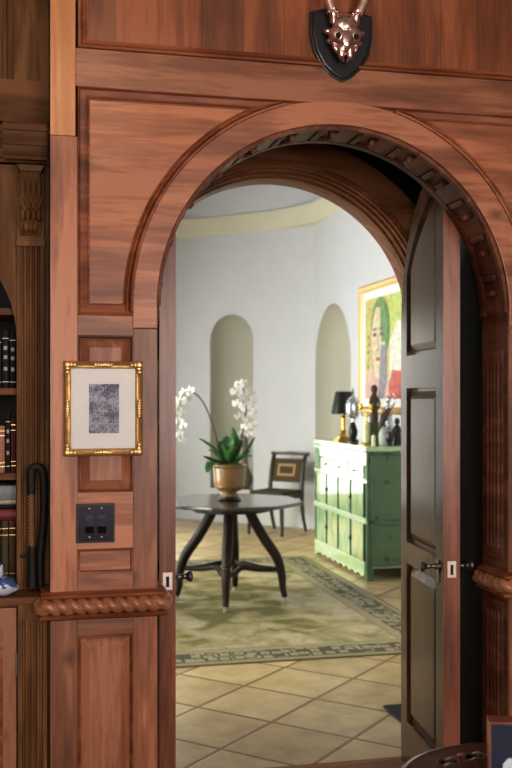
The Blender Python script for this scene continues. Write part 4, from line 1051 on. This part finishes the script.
# silver oval figure on black base
L1 = onc(353, 2.84)
sv = thing('silver_ornament', 'silver oval ornament with finial on a black base beside the lamp', 'ornament', L1, -.35)
g = bmesh.new(); lathe(g, [(0, 0), (.05, 0), (.052, .02), (.03, .03), (.04, .07), (.045, .10), (.03, .14), (.018, .18), (0, .18)], n=16); finish('base', g, M['black'], sv)
g = bmesh.new(); ball(g, (0, 0, .30), .056, 1, .3, 1.75, seg=22, rings=14)
for q in range(18): t = 2*PI*q/18; ball(g, (.056*math.cos(t), 0, .30+.098*math.sin(t)), .012, seg=8, rings=6)
tube(g, [(0, 0, .17), (0, 0, .21)], .014, 10); finish('disc', g, M['silver'], sv)
g = bmesh.new(); lathe(g, [(0, .39), (.012, .39), (.016, .41), (.008, .425), (.016, .445), (.006, .47), (0, .49)], n=12); finish('finial', g, M['silver'], sv)
# candelabrum
L2 = onc(366, 2.84)
L2 = (2.79, on_x(366, 440, 2.79).y, CT)
cn = thing('candlestick', 'gilt two-branched candlestick with cream stem before the painting', 'candlestick', L2)
cm = .0088
g = bmesh.new(); lathe(g, [(0, 0), (.04, 0), (.042, .012), (.03, .02), (0, .02)], n=18); finish('base', g, M['gold_bright'], cn)
finish('stem', lathe(bmesh.new(), [(0, .019), (.022, .019), (.024, .06), (.024, .17), (.02, .18), (0, .18)], n=16), M['cream'], cn)
g = bmesh.new(); tube(g, [(0, 0, .175), (0, 0, .27)], .009, 10)
for sy_ in (-1, 1):
    d_ = Vector((.25*sy_*-1, -sy_*0-.0, 0))
    ex, ey = .042*sy_*c13, -.042*sy_*s13
    tube(g, smoothpath([(0, 0, .25), (ex*.6, ey*.6, .245), (ex, ey, .275), (ex, ey, .30)], 5), .007, 8)
    lathe(g, [(0, .295), (.010, .295), (.018, .315), (.014, .33), (.019, .345), (0, .345)], ex, ey, 0, 12)
finish('arms', g, M['gold_bright'], cn)
# olive block with dark carved figure on it
L3 = on_x(374, 440, 2.93); L3 = (2.93, L3.y, CT)
ob = finish('pedestal_block', bx(-.055, .055, -.05, .05, 0, .185, .006), M['olive'], None, L3); tag(ob, 'dark olive square pedestal block on the cabinet under the carved figure', 'pedestal')
fg = thing('carved_figure', 'tall dark wooden carved figure standing on the olive block', 'sculpture', (L3[0], L3[1], CT+.1855))
g = bmesh.new()
lathe(g, [(0, 0), (.036, 0), (.038, .04), (.034, .10), (.030, .15), (.034, .20), (.028, .23), (.014, .243), (.014, .252), (0, .252)], n=16, sy=.8)
ball(g, (0, 0, .275), .027, .9, 1, 1.25)
tube(g, smoothpath([(-.03, -.01, .21), (-.042, -.018, .15), (-.02, -.032, .11)], 4), [.011, .010, .008], 8); tube(g, smoothpath([(.03, -.01, .21), (.042, -.018, .15), (.02, -.032, .11)], 4), [.011, .010, .008], 8)
finish('body', g, M['dark_wood_fig'], fg)
g = bmesh.new(); ball(g, (.004, .008, .285), .032, .95, 1, 1.15); tube(g, smoothpath([(.01, .03, .28), (.02, .034, .2), (.022, .03, .12)], 4), [.02, .018, .006], 10); finish('hair', g, M['dark_wood_fig'], fg)
# small white candle in front of block
L4 = on_x(373.5, 443, 2.74)
cd_ = finish('pillar_candle', lathe(bmesh.new(), [(0, 0), (.016, 0), (.017, .004), (.017, .085), (.014, .09), (.002, .088), (.002, .10), (0, .10)], n=16), M['cream'], None, (2.76, on_x(373.5, 443, 2.76).y, CT)); tag(cd_, 'small white candle in front of the olive block', 'candle')
# bird sculpture leaning, on grey stone base
L5 = (2.92, on_x(384, 440, 2.92).y, CT)
bd = thing('bird_sculpture', 'brown carved bird leaning forward on a pale grey stone base', 'sculpture', L5)
g = bmesh.new(); lathe(g, [(0, 0), (.040, 0), (.044, .03), (.046, .09), (.038, .13), (.022, .15), (0, .155)], n=16); finish('stone_base', g, M['stone'], bd)
g = bmesh.new(); tube(g, smoothpath([(.045*c13, 0, .30), (.02, 0, .26), (-.01, 0, .21), (-.035, 0, .15), (-.045, 0, .10)], 5), [.006, .026, .036, .026, .008, .003], 14)
ball(g, (.038, 0, .29), .022); tube(g, [(.05, 0, .30), (.085, 0, .315)], [.009, .001], 8)
tube(g, [(0, 0, .15), (0, 0, .19)], .008, 8); finish('body', g, M['dark_wood_fig'], bd)
# silver statue behind
L6 = (3.06, on_x(388.5, 440, 3.06).y, CT)
ss = thing('silver_statue', 'slender silvery white standing statue behind the carved bird', 'sculpture', L6)
g = bmesh.new(); lathe(g, [(0, 0), (.045, 0), (.045, .03), (.03, .045), (.036, .10), (.042, .17), (.030, .23), (.036, .29), (.030, .325), (.012, .335), (.012, .35), (0, .35)], n=16, sy=.8)
ball(g, (0, 0, .378), .028, .85, 1, 1.25)
tube(g, smoothpath([(-.03, 0, .31), (-.055, -.01, .25), (-.03, -.03, .21)], 4), [.012, .011, .008], 8); tube(g, smoothpath([(.03, 0, .31), (.06, 0, .36), (.05, 0, .43)], 4), [.012, .010, .007], 8)
finish('body', g, M['silver'], ss)
# dark urn and dark figure near the door
L7 = (2.80, 7.83, CT)
ur = finish('black_urn', lathe(bmesh.new(), [(0, 0), (.026, 0), (.028, .008), (.016, .02), (.03, .045), (.036, .075), (.03, .10), (.034, .112), (.028, .114), (.024, .10), (0, .095)], n=20), M['black'], None, (2.90, on_x(389.5, 440, 2.90).y+.0, CT)); tag(ur, 'small black urn beside the pale stone base', 'urn')
dk = thing('dark_figurine', 'small dark seated figurine nearest the open door', 'sculpture', (3.07, on_x(397, 440, 3.07).y, CT))
g = bmesh.new(); lathe(g, [(0, 0), (.046, 0), (.048, .03), (.036, .06), (.034, .11), (.028, .15), (.012, .165), (.012, .175), (0, .175)], n=16)
ball(g, (0, 0, .195), .026, .9, 1, 1.15); tube(g, smoothpath([(-.03, 0, .13), (-.048, -.02, .09), (-.03, -.04, .06)], 4), .011, 8); tube(g, smoothpath([(.03, 0, .13), (.05, -.02, .09), (.03, -.04, .06)], 4), .011, 8)
finish('body', g, M['black'], dk)

# painting on the right wall
def paint(name, col): return plain(name, col, .75, var=.24, scale=22)
PY0, PZ1 = 9.27, 2.565
pw, ph = 1.56, 1.22
pt = thing('painting', 'large gilt framed painting of a green haired face on yellow', 'painting', (WR-.003, PY0, PZ1-ph))
Mp = frame_m((0, 0, 0), (0, -1, 0))
to_p = lambda p, h: Mp @ Vector((p.x, p.y, h))
finish('frame', sweep(bmesh.new(), rect(0, pw, 0, ph), [(0, 0), (0, .03), (.015, .04), (.035, .034), (.055, .02), (.065, .014), (.065, 0)], to_p, True), M['gold'], pt)
finish('mat_board', prism(bmesh.new(), rect(.05, pw-.05, .05, ph-.05), to_p, .001, .010), M['paper'], pt)
pm = [paint('paint_yellow', (204, 192, 132)), paint('paint_face', (222, 202, 176)), paint('paint_green', (124, 152, 108)), paint('paint_pink', (222, 178, 168)), paint('paint_grey', (150, 146, 158)), paint('paint_line', (120, 108, 108)), paint('paint_red', (196, 112, 104)), paint('paint_white', (228, 224, 206)), paint('paint_lime', (190, 202, 128))]
g = bmesh.new()
def shape(poly, mi, lay):
    vs = [g.verts.new(to_p(Vector(p), .0105+lay*.0006)) for p in poly]
    f = g.faces.new(vs); f.material_index = mi
el = lambda cx, cy, rx, ry, a0=0, a1=360, n=28: [(cx+rx*math.cos(math.radians(a0+(a1-a0)*i/n)), cy+ry*math.sin(math.radians(a0+(a1-a0)*i/n))) for i in range(n+(0 if a1-a0 == 360 else 1))]
shape(rect(.14, pw-.14, .14, 1.08), 0, 0)
shape(rect(.80, pw-.14, .50, 1.08), 8, 1); shape([(.80, .14), (pw-.14, .14), (pw-.14, .70), (1.0, .84), (.80, .66)], 7, 2); shape([(.72, .14), (pw-.14, .14), (pw-.14, .36), (.86, .40)], 6, 3)
shape([(.14, .14), (.80, .14), (.76, .34), (.40, .44), (.20, .40), (.14, .30)], 3, 4)
shape(el(.56, .78, .25, .30), 2, 5)          # hair
shape(el(.50, .66, .185, .33), 1, 6)         # face
shape([(.56, 1.04), (.70, 1.0), (.78, .86), (.78, .66), (.60, .66), (.56, .84)], 2, 7)
shape([(.58, .64), (.72, .62), (.74, .30), (.66, .14), (.52, .14), (.54, .40)], 4, 7)
for ex in (.42, .60): shape(el(ex, .735, .055, .018), 5, 8); shape(el(ex, .785, .065, .010), 5, 8)
shape([(.505, .74), (.515, .74), (.535, .60), (.50, .575), (.475, .59), (.48, .60), (.515, .60)], 5, 8)
shape(el(.505, .505, .055, .020), 6, 9); shape(el(.505, .507, .056, .004), 5, 10)
shape(el(.50, .66, .190, .335, 120, 240)+el(.50, .66, .178, .325, 240, 120), 5, 8)
for q in range(5): shape(el(.24+.012*(q % 2), .44+.07*q, .018, .022), 6 if q % 2 else 5, 5)
finish('canvas', g, None, pt, smooth=False, mats=pm)

# vase in the narrow niche
nv = Mc @ Vector((n1c+.13, n1z+.0005, -.10))
vs_ = finish('niche_vase', lathe(bmesh.new(), [(0, 0), (.05, 0), (.06, .02), (.085, .08), (.09, .14), (.06, .22), (.035, .28), (.032, .58), (.042, .66), (.036, .66), (.028, .58), (0, .56)], n=24), plain('taupe_ceramic', (126, 112, 100), .5, var=.2), None, nv); tag(vs_, 'tall necked taupe vase standing in the narrow wall niche', 'vase')
# dark flat mat beside the open leaf
mt = finish('floor_mat', bx(-.2, .2, -.22, .22, 0, .012, .004), M['mat_grey'], None, (1.885, 4.35, .0005)); tag(mt, 'dark grey flat floor mat half hidden by the open door', 'mat')

# ================================================================== foreground table at lower right
cxr, czr = .535, 2.015
sx0 = cxr*c13+czr*s13; sy0 = -cxr*s13+czr*c13
stb = thing('side_table', 'small round brown side table in the lower right foreground', 'table', (sx0, sy0, 0))
g = bmesh.new(); lathe(g, [(0, .69), (.235, .69), (.248, .697), (.252, .708), (.248, .718), (.236, .722), (.228, .719), (0, .719)], n=64); finish('tabletop', g, M['side_table'], stb)
g = bmesh.new(); lathe(g, [(.0, .10), (.03, .10), (.045, .14), (.03, .22), (.022, .34), (.035, .48), (.022, .58), (.05, .66), (.12, .692), (0, .692)], n=20); finish('pedestal', g, M['side_table'], stb)
for k in range(3):
    t = 2*PI*k/3+.4; g = bmesh.new(); tube(g, smoothpath([(.02*math.cos(t), .02*math.sin(t), .15), (.12*math.cos(t), .12*math.sin(t), .13), (.21*math.cos(t), .21*math.sin(t), .035), (.25*math.cos(t), .25*math.sin(t), .012)], 5), [.022, .02, .014, .012], 10); finish('leg', g, M['side_table'], stb)
def cam(Xc, Zc, z): return (Xc*c13+Zc*s13, -Xc*s13+Zc*c13, z)
zt_ = .7195
bxx = thing('presentation_box', 'navy blue box with copper coloured edging standing on the side table', 'box', cam(.565, 1.985, zt_), -R13-.12)
finish('body', bx(-.10, .10, -.02, .02, 0, .135, .003), M['navy'], bxx)
finish('edging', sweep(bmesh.new(), rect(-.1025, .1025, .0, .1385), [(0, -.022), (.0035, -.022), (.0035, .022), (0, .022)], lambda p, h: Vector((p.x, h, p.y)), True), M['copper'], bxx)
finish('emblem', prism(bmesh.new(), [(-.076, .056), (-.066, .068), (-.03, .070), (.02, .064), (.06, .060), (.06, .040), (-.076, .040)], lambda p, h: Vector((p.x, -h, p.y)), .0195, .0215), M['white_mark'], bxx)
# spectacles lying on the table
sp = thing('spectacles', 'pair of dark rimmed spectacles lying on the side table', 'spectacles', cam(.43, 2.10, zt_+.002), .25)
for sx_ in (-1, 1):
    g = bmesh.new(); pth = [(sx_*.034+.024*math.cos(t*PI/10), .017*math.sin(t*PI/10), .018+.003*math.sin(t)) for t in range(21)]
    tube(g, pth, .0025, 8); rm_ = finish('rim', g, M['iron'], sp)
    g = bmesh.new(); tube(g, smoothpath([(sx_*.058, 0, .018), (sx_*.06, -.03, .014), (sx_*.052, -.09, .003), (sx_*.046, -.11, .002)], 5), .0022, 8); finish('temple', g, M['iron'], sp)
    finish('lens', lathe(bmesh.new(), [(0, .017), (.022, .0175), (.022, .0185), (0, .019)], sx_*.034, 0, 0, 20, 1, .7), M['glass'], rm_)
g = bmesh.new(); tube(g, smoothpath([(-.011, 0, .020), (0, .004, .023), (.011, 0, .020)], 4), .002, 8); finish('bridge', g, M['iron'], sp)
kn = finish('pen', tube(bmesh.new(), smoothpath([(-.065, 0, .005), (-.06, 0, .005), (.05, 0, .005), (.062, 0, .005), (.07, 0, .005)], 3), [.003, .0048, .0048, .0045, .001], 12), M['copper'], None, cam(.505, 2.16, zt_+.0002)); kn.rotation_euler = (0, 0, -.3); tag(kn, 'copper coloured pen lying near the far edge of the side table', 'pen')

# ================================================================== light, world, camera
def area(name, loc, direction, sx, sy, power, col):
    l = bpy.data.lights.new(name, 'AREA'); l.shape = 'RECTANGLE'; l.size = sx; l.size_y = sy; l.energy = power; l.color = col
    o = bpy.data.objects.new(name, l); C.objects.link(o); o.location = loc
    o.rotation_euler = Vector(direction).to_track_quat('-Z', 'Y').to_euler(); return o
for i, (a, b) in enumerate(wins):
    area('garden_daylight', (xc-WR-.35, (a+b)/2, 1.35), (1, 0, -.04), b-a, 2.1, (92, 122, 112)[i], (.98, 1, .95))
area('back_daylight', (AX, WB+.6, 1.35), (0, -1, 0), 1.9, 2.3, 56, (1, 1, .95))
area('library_daylight', (2.17, -3.35, 1.75), (-.1, 1, .0), 1.6, 2.0, 138, (1, .96, .92))
area('library_daylight', (-.95, -3.35, 1.75), (.2, 1, .0), 1.8, 2.0, 110, (1, .96, .92))
pl = bpy.data.lights.new('library_lamp', 'POINT'); pl.energy = 16; pl.color = (1, .72, .45); pl.shadow_soft_size = .25
po_ = bpy.data.objects.new('library_lamp', pl); C.objects.link(po_); po_.location = (.3, 1.2, 2.95)
sl = bpy.data.lights.new('leafy_sun', 'SUN'); sl.energy = 2.0; sl.angle = math.radians(24); sl.color = (1, .94, .36)
so_ = bpy.data.objects.new('leafy_sun', sl); C.objects.link(so_); so_.location = (-6, 6, 6); so_.rotation_euler = Vector((1, .12, -.62)).to_track_quat('-Z', 'Y').to_euler()
w = bpy.data.worlds.new('world'); bpy.context.scene.world = w; w.use_nodes = True; nt = w.node_tree
bg = nt.nodes['Background']; tc = nt.nodes.new('ShaderNodeTexCoord'); sx = nt.nodes.new('ShaderNodeSeparateXYZ'); rp = nt.nodes.new('ShaderNodeValToRGB')
mr = nt.nodes.new('ShaderNodeMapRange'); mr.inputs['From Min'].default_value = -1
nt.links.new(tc.outputs['Generated'], sx.inputs[0]); nt.links.new(sx.outputs['Z'], mr.inputs['Value']); nt.links.new(mr.outputs['Result'], rp.inputs['Fac'])
e = rp.color_ramp.elements; e[0].position = .0; e[0].color = (.10, .13, .05, 1); e[1].position = 1; e[1].color = (.66, .76, .95, 1)
for p_, c_ in ((.46, (.20, .25, .12, 1)), (.50, (.75, .80, .80, 1)), (.58, (.45, .62, .38, 1)), (.66, (.85, .92, 1, 1))):
    q = e.new(p_); q.color = c_
nt.links.new(rp.outputs['Color'], bg.inputs['Color']); bg.inputs['Strength'].default_value = 1.6

cam_d = bpy.data.cameras.new('camera'); co = bpy.data.objects.new('camera', cam_d); C.objects.link(co)
co.location = (0, 0, 1.5); co.rotation_euler = (PI/2, 0, -R13)
cam_d.sensor_fit = 'VERTICAL'; cam_d.sensor_height = 36; cam_d.lens = 1000/768*36; cam_d.shift_y = 13/768
cam_d.clip_start = .05; cam_d.clip_end = 100
cam_d.dof.use_dof = True; cam_d.dof.focus_distance = 3.15; cam_d.dof.aperture_fstop = 4.2
sc = bpy.context.scene; sc.camera = co
sc.view_settings.view_transform = 'Standard'; sc.view_settings.look = 'None'; sc.view_settings.exposure = 0
vs = sc.view_settings; vs.use_curve_mapping = True; cm = vs.curve_mapping; ck = cm.curves[3]
ck.points.new(.22, .185); ck.points.new(.72, .755); cm.update()
